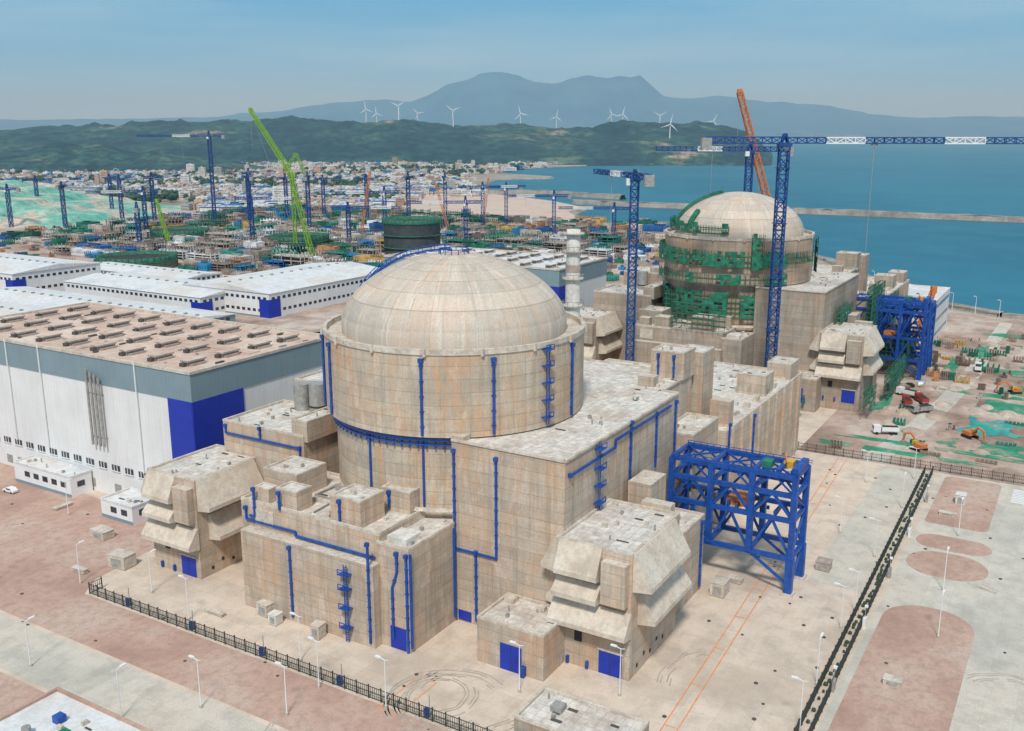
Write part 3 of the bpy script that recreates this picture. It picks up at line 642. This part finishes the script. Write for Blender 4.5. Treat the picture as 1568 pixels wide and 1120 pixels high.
b.box(-92,-90.5,13,14.5,5,6.2,'blue'); b.box(-95,-92.5,9,10.5,5,5.9,'green'); b.box(-93,-91.5,5,6,5,6,'red'); b.cyl(-96,15,5,6.4,.7,'grey',12); roofbits(b,-108,-88,-2,20,5,14)
for t in range(-2,20,4): b.box(-86,-85.9,t,t+2,1.5,3.2,'glass')
b.emit('gatehouse_building',None,GL,ROT)
b=MB(); block(b,-53.5,-44,-66,-47,0,5,'conc2',.5)
for t in(-50,-55,-60): b.box(-53.6,-53.5,t,t+1.4,1.5,3.2,'dark')
b.box(-49,-47,-53,-51,5,6,'grey'); b.emit('service_building',None,GL,ROT)
bld('pump_house',300,352,-58,-20,20,'cladw','wroof',False,3,False); bld('storage_building',255,300,60,110,14,'cladg','wroof',False)
# ---------------------------------------------------------------- cranes
def tower_crane(X,Y,h,az,jl=60,cj=18,m='bluec',w=2.2,seg=3.0,cw=.28,alt='white',cap=7):
    b=MB(); b.box(-3,3,-3,3,-1,.8,'roofp'); b.lattice((0,0,.5),(0,0,h),w,seg,cw,m)
    a=math.radians(az); c,s=math.cos(a),math.sin(a)
    b.box(-w*.7,w*.7,-w*.7,w*.7,h,h+1.2,m)
    b.lattice((0,0,h+1),(0,0,h+1+cap),w*.7,seg,cw,m,taper=.4)
    z=h+1.9
    b.lattice((c,s,z),(c*jl,s*jl,z),w*.62,seg,cw*.85,m,alt=alt,per=4,h=w*.62)
    b.lattice((-c,-s,z),(-c*cj,-s*cj,z),w*.7,seg,cw,m); b.box(-c*cj-1.6,-c*cj+1.6,-s*cj-1.6,-s*cj+1.6,z-3,z+.8,'grey')
    top=(0,0,h+1+cap); 
    for f in(.35,.75): b.beam(top,(c*jl*f,s*jl*f,z+.6),.13,'grey')
    b.beam(top,(-c*cj*.9,-s*cj*.9,z+.6),.13,'grey')
    b.box(c*1-s*1.8-.9,c*1-s*1.8+.9,s*1+c*1.8-.9,s*1+c*1.8+.9,h-1.4,h+.9,'white')
    zz=12
    while zz<h: b.box(-w*.7,w*.7,-w*.7,w*.7,zz,zz+.25,m); zz+=18
    tx=jl*R.uniform(.3,.7); b.box(c*tx-.8,c*tx+.8,s*tx-.8,s*tx+.8,z-1.6,z-1,'grey'); b.beam((c*tx,s*tx,z-1.2),(c*tx,s*tx,z-1-h*R.uniform(.15,.5)),.12,'grey')
    b.emit('tower_crane',None,(X,Y,0))
tower_crane(88.5,322,91,-12,84,25,w=2.9,seg=3.0,cw=.42,cap=3); tower_crane(42.5,340,79,104,42,13,w=2.6,seg=2.8,cw=.38,cap=3); tower_crane(113,470,86,160,45,18,w=3,cw=.42,cap=4)
far=[(-29,968,42,20,45),(-6,1003,40,170,50),(-66,968,51,100,40),(-93,878,55,80,55),(-139,827,32,10,45),(-249,1079,46,60,50),(-317,1039,91,180,75),(-270,1003,50,120,50),(-195,936,53,95,55),(-368,1003,50,75,50),(-478,1167,42,85,40),(-318,827,32,110,40),(92,878,28,175,50),(-566,1167,40,30,50),(-420,1050,46,20,40),(-230,860,38,0,45),(-150,1010,48,140,50),(40,930,36,190,45),(-350,930,40,200,50),(-520,1010,38,160,45),(-120,920,40,200,45),(-40,840,36,185,50),(-300,1120,50,70,45),(-210,1090,44,130,45),(-450,980,42,100,45)]
for X,Y,h,az,jl in far: tower_crane(X,Y,h,az,jl,15,w=3.0,seg=4.5,cw=.55,cap=6)
def crawler(X,Y,pts,m,name='crawler_crane',w=2.2,cw=.4):
    b=MB()
    for d in(-3,3): b.box(-4.5,4.5,d-.7,d+.7,0,1.6,'black')
    b.box(-4,4,-2.6,2.6,1.6,4.4,m); b.box(-6,-3.6,-2.4,2.4,1.8,5,'grey'); b.box(2.6,4.6,1,2.6,1.8,4.6,'glass')
    for p,q in zip(pts,pts[1:]): b.lattice(p,q,w,3.4,cw,m,taper=.75)
    b.beam((-5,0,4),pts[-1],.12,'grey'); b.beam(pts[-1],(pts[-1][0],pts[-1][1],pts[-1][2]*.75),.14,'grey')
    b.box(pts[-1][0]-1.2,pts[-1][0]+1.2,pts[-1][1]-1,pts[-1][1]+1,pts[-1][2]-1.5,pts[-1][2]+1.5,m)
    b.emit(name,None,(X,Y,0))
crawler(152,524,[(3,0,3),(-34,-4,116)],'orange',w=3.4,cw=.42)
crawler(-157,745,[(3,0,3),(-13,10,66),(-46,30,113)],'lime',w=3.0,cw=.42)
b=MB(); b.box(-3,3,-3,3,62,65,'lime'); b.lattice((-6,0,66),(4,0,80),2,3,.35,'lime'); b.lattice((4,0,80),(10,0,64),1.6,3,.3,'lime'); b.lattice((0,0,0),(0,0,62),2.6,4,.4,'lime'); b.emit('luffing_crane',None,(-172,770,0))
crawler(180,430,[(3,0,3),(12,6,26)],'orange'); crawler(-140,900,[(0,0,3),(10,0,60)],'orange'); crawler(-60,930,[(0,0,3),(-12,0,48)],'orange'); crawler(-290,820,[(0,0,3),(-10,6,40)],'lime'); crawler(-30,1000,[(0,0,3),(6,0,50)],'orange')
# ---------------------------------------------------------------- unfinished units and site clutter
def shell(X,Y,r,h,m1='tankd',m2='green2'):
    b=MB(); b.rev([(r,0),(r,h-3)],m1,64); b.rev([(r+.6,h-3),(r+.6,h),(r-1.5,h),(r-1.5,h-5)],m2,64); b.sheet([(r*.96*math.cos(i/16*math.pi),r*.96*math.sin(i/16*math.pi)) for i in range(32)],max(1,h-2.5),'dark')
    for z in(h*.3,h*.6): b.rev([(r,z),(r+1.2,z),(r+1.2,z+.6),(r,z+.6)],m2,64)
    for i in range(40):
        a=i*math.pi/20; b.beam(((r+1)*math.cos(a),(r+1)*math.sin(a),0 if m1!='tankd' else h-4),((r+1)*math.cos(a),(r+1)*math.sin(a),h+1.5),.3,m2)
    b.emit('unfinished_containment_shell',None,(X,Y,0))
shell(-78,757,22,31); shell(-274,705,27,9,'conc2'); shell(-305,892,25,10,'conc2'); shell(-180,820,24,12,'conc2')
def clutter(name,n,reg,pal,hs,sz,seed,avoid=[],box=.5):
    q=random.Random(seed); b=MB()
    for i in range(n):
        s=q.uniform(reg[0],reg[1]); t=q.uniform(reg[2],reg[3]); x,y=W(s,t)
        if any(math.hypot(x-ax,y-ay)<ar for ax,ay,ar in avoid): continue
        if t<.62*(s-500) : continue
        w=q.uniform(*sz);l=q.uniform(*sz)*q.choice([1,1,2]);h=q.uniform(*hs); c=q.choice(pal); g=q.uniform(.7,1.15); b.c=tuple(min(.8,k*g) for k in c)
        kind=q.random()
        if kind<box:
            b.box(s,s+w,t,t+l,0,h,'attr')
            b.c=tuple(k*.5 for k in b.c); b.box(s+w*.2,s+w*.5,t+l*.2,t+l*.6,h,h+1.2,'attr')
            u=1.
            while u<l-1.5: b.box(s-.08,s,t+u,t+u+1.1,h*.35,h*.65,'attr'); u+=2.6
            u=1.
            while u<w-1.5: b.box(s+u,s+u+1.1,t-.08,t,h*.35,h*.65,'attr'); u+=2.6
        elif kind<.85:
            for z in(h*.3,h*.65,h):
                b.box(s,s+w,t,t+l,z,z+.4,'attr')
            for a in range(4):
                for e in range(4): b.beam((s+w*a/3,t+l*e/3,0),(s+w*a/3,t+l*e/3,h+2),.5,'attr')
        else:
            for a in range(5): b.beam((s,t+a*1.2,.6),(s+w,t+a*1.2,.6),.9,'attr')
    b.emit(name,None,GL,ROT)
AV=[(-78,757,32),(-274,705,36),(-305,892,32),(-180,820,32)]
Gp=[(.02,.20,.13),(.04,.26,.20),(.02,.14,.10)];Bp=[(.02,.12,.36),(.03,.24,.46)];Cp=[(.46,.38,.32),(.58,.50,.44),(.28,.23,.20)];Wp=[(.75,.75,.75)];Op=[(.50,.24,.12),(.60,.38,.12)]
Dp=[(.20,.14,.11),(.38,.30,.25),(.52,.46,.40),(.30,.22,.18)]
clutter('construction_site_structures',850,(330,760,215,760),Gp*3+Bp+Cp*5+Wp*2+Op,(1.5,10),(4,18),3,avoid=AV,box=.4)
clutter('construction_site_sheds',360,(300,620,180,600),Bp+Wp*4+Cp,(2.5,6),(5,16),4,avoid=AV)
clutter('construction_materials',1500,(280,800,150,820),Gp*3+Bp+Cp*3+Op+Dp,(.5,3),(1.5,7),5,avoid=AV)
clutter('stockyard_materials',45,(215,330,-95,-52),Gp+Dp*2+Op,(.3,1.4),(.8,3.5),6,box=.25)
clutter('stockyard_cabins',90,(255,345,55,200),Wp+Bp+Cp+Gp,(2,7),(4,10),8)
clutter('stockyard_debris',90,(125,340,-140,-55),Gp+Dp*5,(.2,.6),(.4,1.8),18,box=.3)
q=random.Random(77)
NETS=[(132,-72,5,50,'net'),(150,-100,14,40,'net'),(175,-96,22,22,'netb'),(205,-100,20,26,'net'),(232,-108,20,30,'net'),(262,-98,14,30,'net'),(285,-110,30,28,'net'),(320,-104,12,24,'net'),(128,-130,8,50,'net'),(240,-135,50,22,'netb'),(345,-90,10,30,'net'),(142,-82,4,60,'net'),(160,-120,20,18,'netb'),(300,-80,30,8,'net'),(190,-58,30,5,'net'),(220,-92,6,40,'net'),(335,-120,30,30,'net'),(270,-72,34,6,'net'),(186,-118,16,40,'net'),(250,-118,22,26,'netb'),(310,-128,30,20,'net')]
for i,(s,t,w,l,m) in enumerate(NETS):
    b=MB(); P=[]
    for j in range(60):
        a=2*math.pi*j/60; ca,sa=math.cos(a),math.sin(a); f=.84+.4*noise.fractal(Vector((ca*2.4+i*7,sa*2.4,0)),1,2,4); k=1/max(abs(ca),abs(sa))**.8
        P.append((s+w/2*ca*f*k,t+l/2*sa*f*k,.1+.02*(i%3)))
    b.add([(s,t,.6)]+P,[(0,1+j,1+(j+1)%60) for j in range(60)],m); b.emit('ground_net',None,GL,ROT)
area('haul_road',[(119,-64),(160,-70),(200,-74),(250,-77),(300,-78),(380,-80),(380,-86),(300,-84),(250,-84),(200,-81),(160,-77),(119,-71)],.13,'road')
b=MB(); q=random.Random(5)
for i in range(150):
    s=q.uniform(122,330);t=q.uniform(-140,-60); r=q.uniform(1.0,4.0); n=11; vs=[]
    for rr_,z in((r,0.02),(r*.7,r*.2),(r*.35,r*.32),(.01,r*.38)):
        for j in range(n):
            a=2*math.pi*j/n; f=1+.35*noise.noise(Vector((math.cos(a)+i*3,math.sin(a),rr_))); vs.append((s+rr_*f*math.cos(a)*1.4,t+rr_*f*math.sin(a),z))
    b.add(vs,[(j*n+k_,j*n+(k_+1)%n,(j+1)*n+(k_+1)%n,(j+1)*n+k_) for j in range(3) for k_ in range(n)],'earth')
b.emit('earth_heaps',None,GL,ROT)
def wheel(b,x,y,r=.5,w=.3):
    n=12; vs=[(x+r*math.cos(k*math.pi/6),y,r+r*math.sin(k*math.pi/6)) for k in range(n)]; vs+=[(p[0],p[1]+w,p[2]) for p in vs]
    b.add(vs,[tuple(range(n)),tuple(range(2*n-1,n-1,-1))]+[(k,(k+1)%n,n+(k+1)%n,n+k) for k in range(n)],'black')
def truck(s,t,a,col='red'):
    b=MB(); b.box(-4,1.6,-1.2,1.2,1.0,1.25,'grey'); b.box(-4,1.4,-1.25,1.25,1.25,2.6,col); b.box(-3.8,1.2,-1.05,1.05,2.3,2.65,'dark'); b.box(1.8,4,-1.2,1.2,.8,3,col); b.box(3.4,4.03,-1.05,1.05,1.9,2.8,'glass')
    for x in(-3,-1.7,3):
        for y in(-1.25,1.0): wheel(b,x,y)
    x,y=W(s,t); b.emit('dump_truck',None,(x,y,0),ROT+a)
def excav(s,t,a):
    b=MB()
    for y in(-1.4,1.4): b.box(-2,2,y-.35,y+.35,0,.9,'black')
    b.box(-2,1.2,-1.4,1.4,1,2.2,'orange'); b.box(0,1.5,.2,1.4,1.6,3,'yellow'); b.box(1.51,1.54,.3,1.3,1.9,2.9,'glass')
    b.path([(1,-.4,1.8),(3.6,-.4,4.4),(6,-.4,3.6),(6.6,-.4,1.2)],.5,'orange'); b.box(6,7.2,-1,.2,.3,1.2,'grey')
    x,y=W(s,t); b.emit('excavator',None,(x,y,0),ROT+a)
def car(s,t,a,col):
    b=MB(); pr=[(-2.2,.35),(2.2,.35),(2.25,.85),(1.2,1.0),(.6,1.5),(-1.2,1.5),(-1.9,1.0),(-2.25,.9)]; n=len(pr)
    vs=[(x,-.85,z) for x,z in pr]+[(x,.85,z) for x,z in pr]; b.add(vs,[tuple(range(n)),tuple(range(2*n-1,n-1,-1))]+[(k,(k+1)%n,n+(k+1)%n,n+k) for k in range(n)],col)
    b.box(-1.15,.55,-.87,.87,1.02,1.4,'glass')
    for x in(-1.4,1.4):
        for y in(-.88,.66): wheel(b,x,y,.33,.22)
    x,y=W(s,t); b.emit('parked_car',None,(x,y,.03),ROT+a)
for s,t,a,c in((190,-66,.3,'red'),(196,-70,.5,'red'),(203,-64,1.2,'white'),(150,-66,2,'white'),(182,-72,2.4,'grey'),(260,-82,.1,'white')): truck(s,t,a,c)
for s,t,a in((138,-78,1),(228,-98,2),(268,-106,.4),(300,-112,3),(160,-90,4)): excav(s,t,a)
for s,t,a,c in((222,-66,0,'white'),(226,-66,.1,'grey'),(218,-62,1.5,'black'),(-30,140,1.5,'black'),(-28,128,1.6,'white')): car(s,t,a,c)
def bank(name,pts,w,h,m='rock'):
    b=MB(); 
    for (x0,y0),(x1,y1) in zip(pts,pts[1:]):
        L=math.hypot(x1-x0,y1-y0);nx,ny=-(y1-y0)/L,(x1-x0)/L; n=max(2,int(L/12)); rows=[]
        for i in range(n+1):
            f=i/n;x=x0+(x1-x0)*f;y=y0+(y1-y0)*f
            rows.append([(x+nx*o+R.uniform(-1,1),y+ny*o+R.uniform(-1,1),z+R.uniform(-.5,.5)) for o,z in((-w,-4),(-w*.55,h-1),(-w*.5,h),(w*.5,h),(w*.55,h-1),(w,-4))])
        vs=[p for r in rows for p in r]; fs=[(i*6+j,i*6+j+1,i*6+j+7,i*6+j+6) for i in range(n) for j in range(5)]
        b.add(vs,fs,m)
    b.emit(name)
bank('breakwater',[(89,1400),(330,1255),(584,1105),(1500,560)],7,3.5); bank('breakwater',[(-60,1640),(60,1620),(170,1500)],8,4)
bank('sea_wall',[(900,205),(420,402),(300,484),(262,508),(240,545),(238,640),(242,740),(226,802),(190,862),(141,927)],6,2.2)
b=MB()
for (x0,y0),(x1,y1) in(((420,398),(300,478)),((300,478),(258,504)),((258,504),(234,545)),((234,545),(231,640))):
    L=math.hypot(x1-x0,y1-y0)
    for i in range(int(L/14)):
        f=i*14/L; x=x0+(x1-x0)*f;y=y0+(y1-y0)*f; b.cyl(x,y,0,9.5,.16,'white',8,.1); b.beam((x,y,9.4),(x-1.6,y-.6,9.8),.16,'white'); b.box(x-2,x-1.2,y-.8,y-.4,9.7,9.95,'white')
b.emit('sea_wall_lamps')
b=MB(); b.sheet([(-40,1040),(80,1085),(70,1216),(92,1300),(60,1415),(20,1495),(-60,1630),(-160,1560),(-170,1300),(-100,1120)],.3,'sand'); b.sheet([(-60,1660),(-68,1900),(-150,2050),(-260,1950),(-200,1700)],.3,'sand'); b.emit('sand_fill')
# town
q=random.Random(21); b=MB()
def intown(x,y):
    if y<1640: return x<-150 or (x<-60 and y>1500)
    if y<2200: return x<-90
    return x<-50+(y-2450)*.3
cnt=0
while cnt<3900:
    y=q.uniform(1230,3100); x=q.uniform(-.62*y,.08*y)
    if not intown(x,y): continue
    if x<-430 and y<1420: continue
    d=noise.noise(Vector((x*.004,y*.004,0)))
    if d<-.08 and q.random()<.9: continue
    cnt+=1
    w=q.uniform(7,17);l=q.uniform(7,18);h=q.choice([4,6,7,9,11])*q.uniform(.8,1.1)
    if q.random()<.012: h=q.uniform(18,28)
    c=q.choice([(.66,.63,.58),(.54,.48,.43),(.64,.45,.35),(.45,.29,.22),(.70,.70,.70),(.4,.4,.4),(.72,.7,.66)])
    if q.random()<.08: w*=3;l*=2;h=8;c=q.choice([(.04,.2,.45),(.68,.70,.72),(.70,.70,.70)])
    b.c=c; b.box(x,x+w,y,y+l,0,h,'attr')
    b.c=tuple(k*.5 for k in c)
    z=2.
    while z<h-1.5: b.box(x+w*.08,x+w*.92,y-.12,y,z,z+1.2,'attr'); z+=3
    b.c=tuple(k*.8 for k in c); b.box(x+w*.3,x+w*.6,y+l*.3,y+l*.6,h,h+2,'attr')
b.emit('town_buildings')
b=MB()
for i in range(64):
    y=q.uniform(1150,1700); x=q.uniform(-.6*y,-170)
    if x<-430 and y<1420: continue
    w=q.uniform(35,100);l=q.uniform(20,45);h=q.uniform(6,11)
    b.c=q.choice([(.70,.72,.73),(.03,.18,.42),(.74,.74,.72),(.72,.72,.72),(.62,.52,.44)]); b.box(x,x+w,y,y+l,0,h,'attr'); b.c=(.05,.15,.38); b.box(x-.2,x+w+.2,y-.3,y,h-1.4,h,'attr')
    b.c=(.5,.5,.5)
    for j in range(int(w/9)): b.box(x+j*9+2,x+j*9+4,y+3,y+l-3,h,h+1,'attr')
b.emit('factory_sheds')
b=MB()
def clump(x,y,z,r):
    for j in range(4):
        ox,oy,oz=q.uniform(-r,r)*.6,q.uniform(-r,r)*.6,q.uniform(.3,1)*r; rr_=r*q.uniform(.4,.7); g=q.uniform(.6,1.4); b.c=(.03*g,.085*g,.05*g)
        vs=[];
        for a in range(6):
            for zz,cr in((-.5,.8),(.3,1.)): vs.append((x+ox+rr_*cr*q.uniform(.8,1.2)*math.cos(a*1.047),y+oy+rr_*cr*math.sin(a*1.047),z+oz+rr_*zz))
        vs.append((x+ox,y+oy,z+oz+rr_)); fs=[]
        for a in range(6):
            a2=(a+1)%6; fs+= [(2*a,2*a2,2*a2+1,2*a+1),(2*a+1,2*a2+1,12)]
        b.add(vs,fs,'attr')
for i in range(3200):
    y=q.uniform(1350,3200); x=q.uniform(-.62*y,.1*y)
    if not intown(x,y): continue
    if noise.noise(Vector((x*.004,y*.004,0)))>.05: continue
    clump(x,y,0,q.uniform(4,10))
b.emit('distant_trees')
# hills / terrain
def interp(tab,x):
    if x<=tab[0][0]: return tab[0][1]
    for (a,p),(c,d) in zip(tab,tab[1:]):
        if x<=c: return p+(d-p)*(x-a)/(c-a)
    return tab[-1][1]
HT=[(-.75,110),(-.52,118),(-.40,125),(-.30,150),(-.24,150),(-.15,138),(-.1,148),(-.06,128),(.01,122),(.06,124),(.11,138),(.17,135),(.21,125),(.235,100),(.255,45),(.27,-8)]
b=MB(); nx,ny=400,60; vs=[]
for j in range(ny):
    for i in range(nx):
        br=-.85+1.14*i/(nx-1); f=j/(ny-1); y=3060+1900*f; x=br*y
        rise=math.sin(min(1,f/.5)*math.pi/2)**.9 if f<.5 else math.cos((f-.5)/.5*math.pi/2)*.8+.2
        nz=noise.ridged_multi_fractal(Vector((x*.0022,y*.0022,3)),.9,2,6,1,2)-1; n2=noise.fractal(Vector((x*.006,y*.006,8)),1,2,5)
        hh=interp(HT,br)*rise*(.90+.16*nz+.16*n2)-9*max(0,1-f*14)
        if br>.262: hh=-9
        vs.append((x,y,max(hh,-9)))
b.add(vs,[(j*nx+i,j*nx+i+1,(j+1)*nx+i+1,(j+1)*nx+i) for j in range(ny-1) for i in range(nx-1)],'hill',True); b.emit('hills')
b=MB(); nx,ny=140,34; vs=[]
for j in range(ny):
    for i in range(nx):
        br=-.85+.62*i/(nx-1); f=j/(ny-1); y=2350+700*f; x=br*y; e=min(1,(-.23-br)/.12)
        nz=noise.fractal(Vector((x*.003,y*.003,9)),1,2,6); vs.append((x,y,-1+max(0,e)*math.sin(f*math.pi)*(45+50*nz)))
b.add(vs,[(j*nx+i,j*nx+i+1,(j+1)*nx+i+1,(j+1)*nx+i) for j in range(ny-1) for i in range(nx-1)],'hill',True); b.emit('hills')
b=MB(); nx,ny=70,40; vs=[]
for j in range(ny):
    for i in range(nx):
        x=-900+480*i/(nx-1); y=1000+330*j/(ny-1); e=min(1,(1-i/(nx-1))*2.2)*min(1,j/9)*min(1,(ny-1-j)/6)
        h=38*e; h=h-(h%7)*.6; vs.append((x,y,h+4*noise.fractal(Vector((x*.03,y*.03,0)),1,2,4)*e))
b.add(vs,[(j*nx+i,j*nx+i+1,(j+1)*nx+i+1,(j+1)*nx+i) for j in range(ny-1) for i in range(nx-1)],'quarry'); b.emit('terraced_hill')
MT=[(-.9,20),(-.45,20),(-.3,24),(-.2,40),(-.14,48),(-.1,46),(-.085,54),(-.06,72),(-.033,86),(0,84),(.012,80),(.045,77),(.08,80),(.12,77),(.127,80),(.15,57),(.2,53),(.25,46),(.32,39),(.36,27),(.41,23),(.47,25),(.53,24),(.6,20),(.9,15)]
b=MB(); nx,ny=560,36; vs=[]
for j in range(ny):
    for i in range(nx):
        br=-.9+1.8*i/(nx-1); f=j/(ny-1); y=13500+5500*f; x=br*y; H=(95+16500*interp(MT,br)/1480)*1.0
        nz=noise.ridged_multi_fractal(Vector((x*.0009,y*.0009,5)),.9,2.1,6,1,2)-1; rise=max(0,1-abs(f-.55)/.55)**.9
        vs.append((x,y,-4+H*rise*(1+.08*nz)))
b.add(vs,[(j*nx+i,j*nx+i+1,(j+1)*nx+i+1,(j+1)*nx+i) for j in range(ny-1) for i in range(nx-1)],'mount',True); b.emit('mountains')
def wturb(X,y,base,hh=72,bl=38):
    b=MB(); b.cyl(0,0,0,hh,2.4,'white',10,1.5); b.box(-2,2,-5,4,hh-1.5,hh+2.5,'white'); b.cyl(0,-5.5,hh-.8,hh+1.8,1.6,'white',8)
    a0=R.uniform(0,2)
    for i in range(3):
        a=a0+i*2.094; u=Vector((math.cos(a),0,math.sin(a))); p=Vector((0,-5.6,hh+.5)); v=Vector((-math.sin(a),0,math.cos(a)))
        pts=[p+v*1.4,p+u*bl*.25+v*2.4,p+u*bl,p+u*bl*.25-v*1.2,p-v*1.2]; vs=[tuple(x) for x in pts]+[tuple(x+Vector((0,.7,0))) for x in pts]
        b.add(vs,[(0,1,2,3,4),(9,8,7,6,5)]+[(k,(k+1)%5,5+(k+1)%5,5+k) for k in range(5)],'white')
    b.emit('wind_turbine',None,(X,y,base))
for X,y,z in((-629,4300,125),(-638,4700,115),(-460,4050,132),(-444,4700,115),(-233,3950,112),(34,3950,100),(205,4600,98),(439,4400,105),(455,4100,100),(652,4400,100),(869,4300,75)): wturb(X,y,z)
wturb(548,3450,60,66,38)
# ---------------------------------------------------------------- sea haze: a real body of thin air over the far ground
b=MB(); M['haze']=bpy.data.materials.new('haze_air'); hm=M['haze']; hm.use_nodes=True; nt=hm.node_tree; nt.nodes.remove(nt.nodes['Principled BSDF'])
vsn=nt.nodes.new('ShaderNodeVolumeScatter'); vsn.inputs['Color'].default_value=(.58,.85,1,1); vsn.inputs['Density'].default_value=6.8e-5; vsn.inputs['Anisotropy'].default_value=0
nt.links.new(vsn.outputs[0],nt.nodes['Material Output'].inputs['Volume'])
b.box(-26000,26000,640,24000,-12,900,'haze'); b.emit('haze')
# ---------------------------------------------------------------- camera, light, sky
th=math.atan(355/1480)
cam=bpy.data.cameras.new('camera'); co=bpy.data.objects.new('camera',cam); SC.collection.objects.link(co)
cam.sensor_width=36; cam.lens=1480/1568*36; cam.clip_start=1; cam.clip_end=150000
co.location=(0,0,95); co.rotation_euler=(math.pi/2-th,0,0); SC.camera=co
el=math.radians(52); sd=Vector((-.15,-1,0)).normalized()*math.cos(el)+Vector((0,0,math.sin(el)))
sun=bpy.data.lights.new('sun','SUN'); so=bpy.data.objects.new('sun',sun); SC.collection.objects.link(so)
sun.energy=2.9; sun.angle=math.radians(8); sun.color=(1,.94,.86); so.rotation_euler=(-sd).to_track_quat('-Z','Y').to_euler()
w=bpy.data.worlds.new('World'); SC.world=w; w.use_nodes=True; nt=w.node_tree; bg=nt.nodes['Background']
L=nt.links.new
sky=nt.nodes.new('ShaderNodeTexSky'); sky.sky_type='NISHITA'; sky.sun_disc=False; sky.sun_elevation=el; sky.sun_rotation=math.atan2(sd.x,sd.y); sky.air_density=1.0; sky.dust_density=1.0; sky.ozone_density=2
tc=nt.nodes.new('ShaderNodeTexCoord'); sp=nt.nodes.new('ShaderNodeSeparateXYZ'); L(tc.outputs['Generated'],sp.inputs[0])
mp=nt.nodes.new('ShaderNodeMapping'); mp.inputs['Scale'].default_value=(1.5,1.5,14); L(tc.outputs['Generated'],mp.inputs[0])
nz=nt.nodes.new('ShaderNodeTexNoise'); nz.inputs['Scale'].default_value=1.6; nz.inputs['Detail'].default_value=7; L(mp.outputs[0],nz.inputs[0])
rp=nt.nodes.new('ShaderNodeValToRGB'); e=rp.color_ramp.elements; e[0].position=0; e[0].color=(.32,.53,.70,1); e[1].position=.14; e[1].color=(.11,.42,.72,1)
x=e.new(.05); x.color=(.24,.50,.71,1); x=e.new(.5); x.color=(.38,.50,.62,1); L(sp.outputs[2],rp.inputs[0])
cm=nt.nodes.new('ShaderNodeMix'); cm.data_type='RGBA'; L(rp.outputs[0],cm.inputs[6]); cm.inputs[7].default_value=(.42,.63,.76,1)
cr=nt.nodes.new('ShaderNodeMapRange'); cr.inputs[1].default_value=.45; cr.inputs[2].default_value=.68; cr.inputs[3].default_value=0; cr.inputs[4].default_value=.5; L(nz.outputs[0],cr.inputs[0]); L(cr.outputs[0],cm.inputs[0])
sc=nt.nodes.new('ShaderNodeMix'); sc.data_type='RGBA'; sc.blend_type='MULTIPLY'; sc.inputs[0].default_value=1; L(cm.outputs[2],sc.inputs[6]); sc.inputs[7].default_value=(10,10,10,1)
mx=nt.nodes.new('ShaderNodeMix'); mx.data_type='RGBA'; mx.inputs[0].default_value=.92; L(sky.outputs[0],mx.inputs[6]); L(sc.outputs[2],mx.inputs[7])
L(mx.outputs[2],bg.inputs[0]); bg.inputs[1].default_value=.1
SC.view_settings.view_transform='Standard'; SC.view_settings.look='None'; SC.view_settings.exposure=0
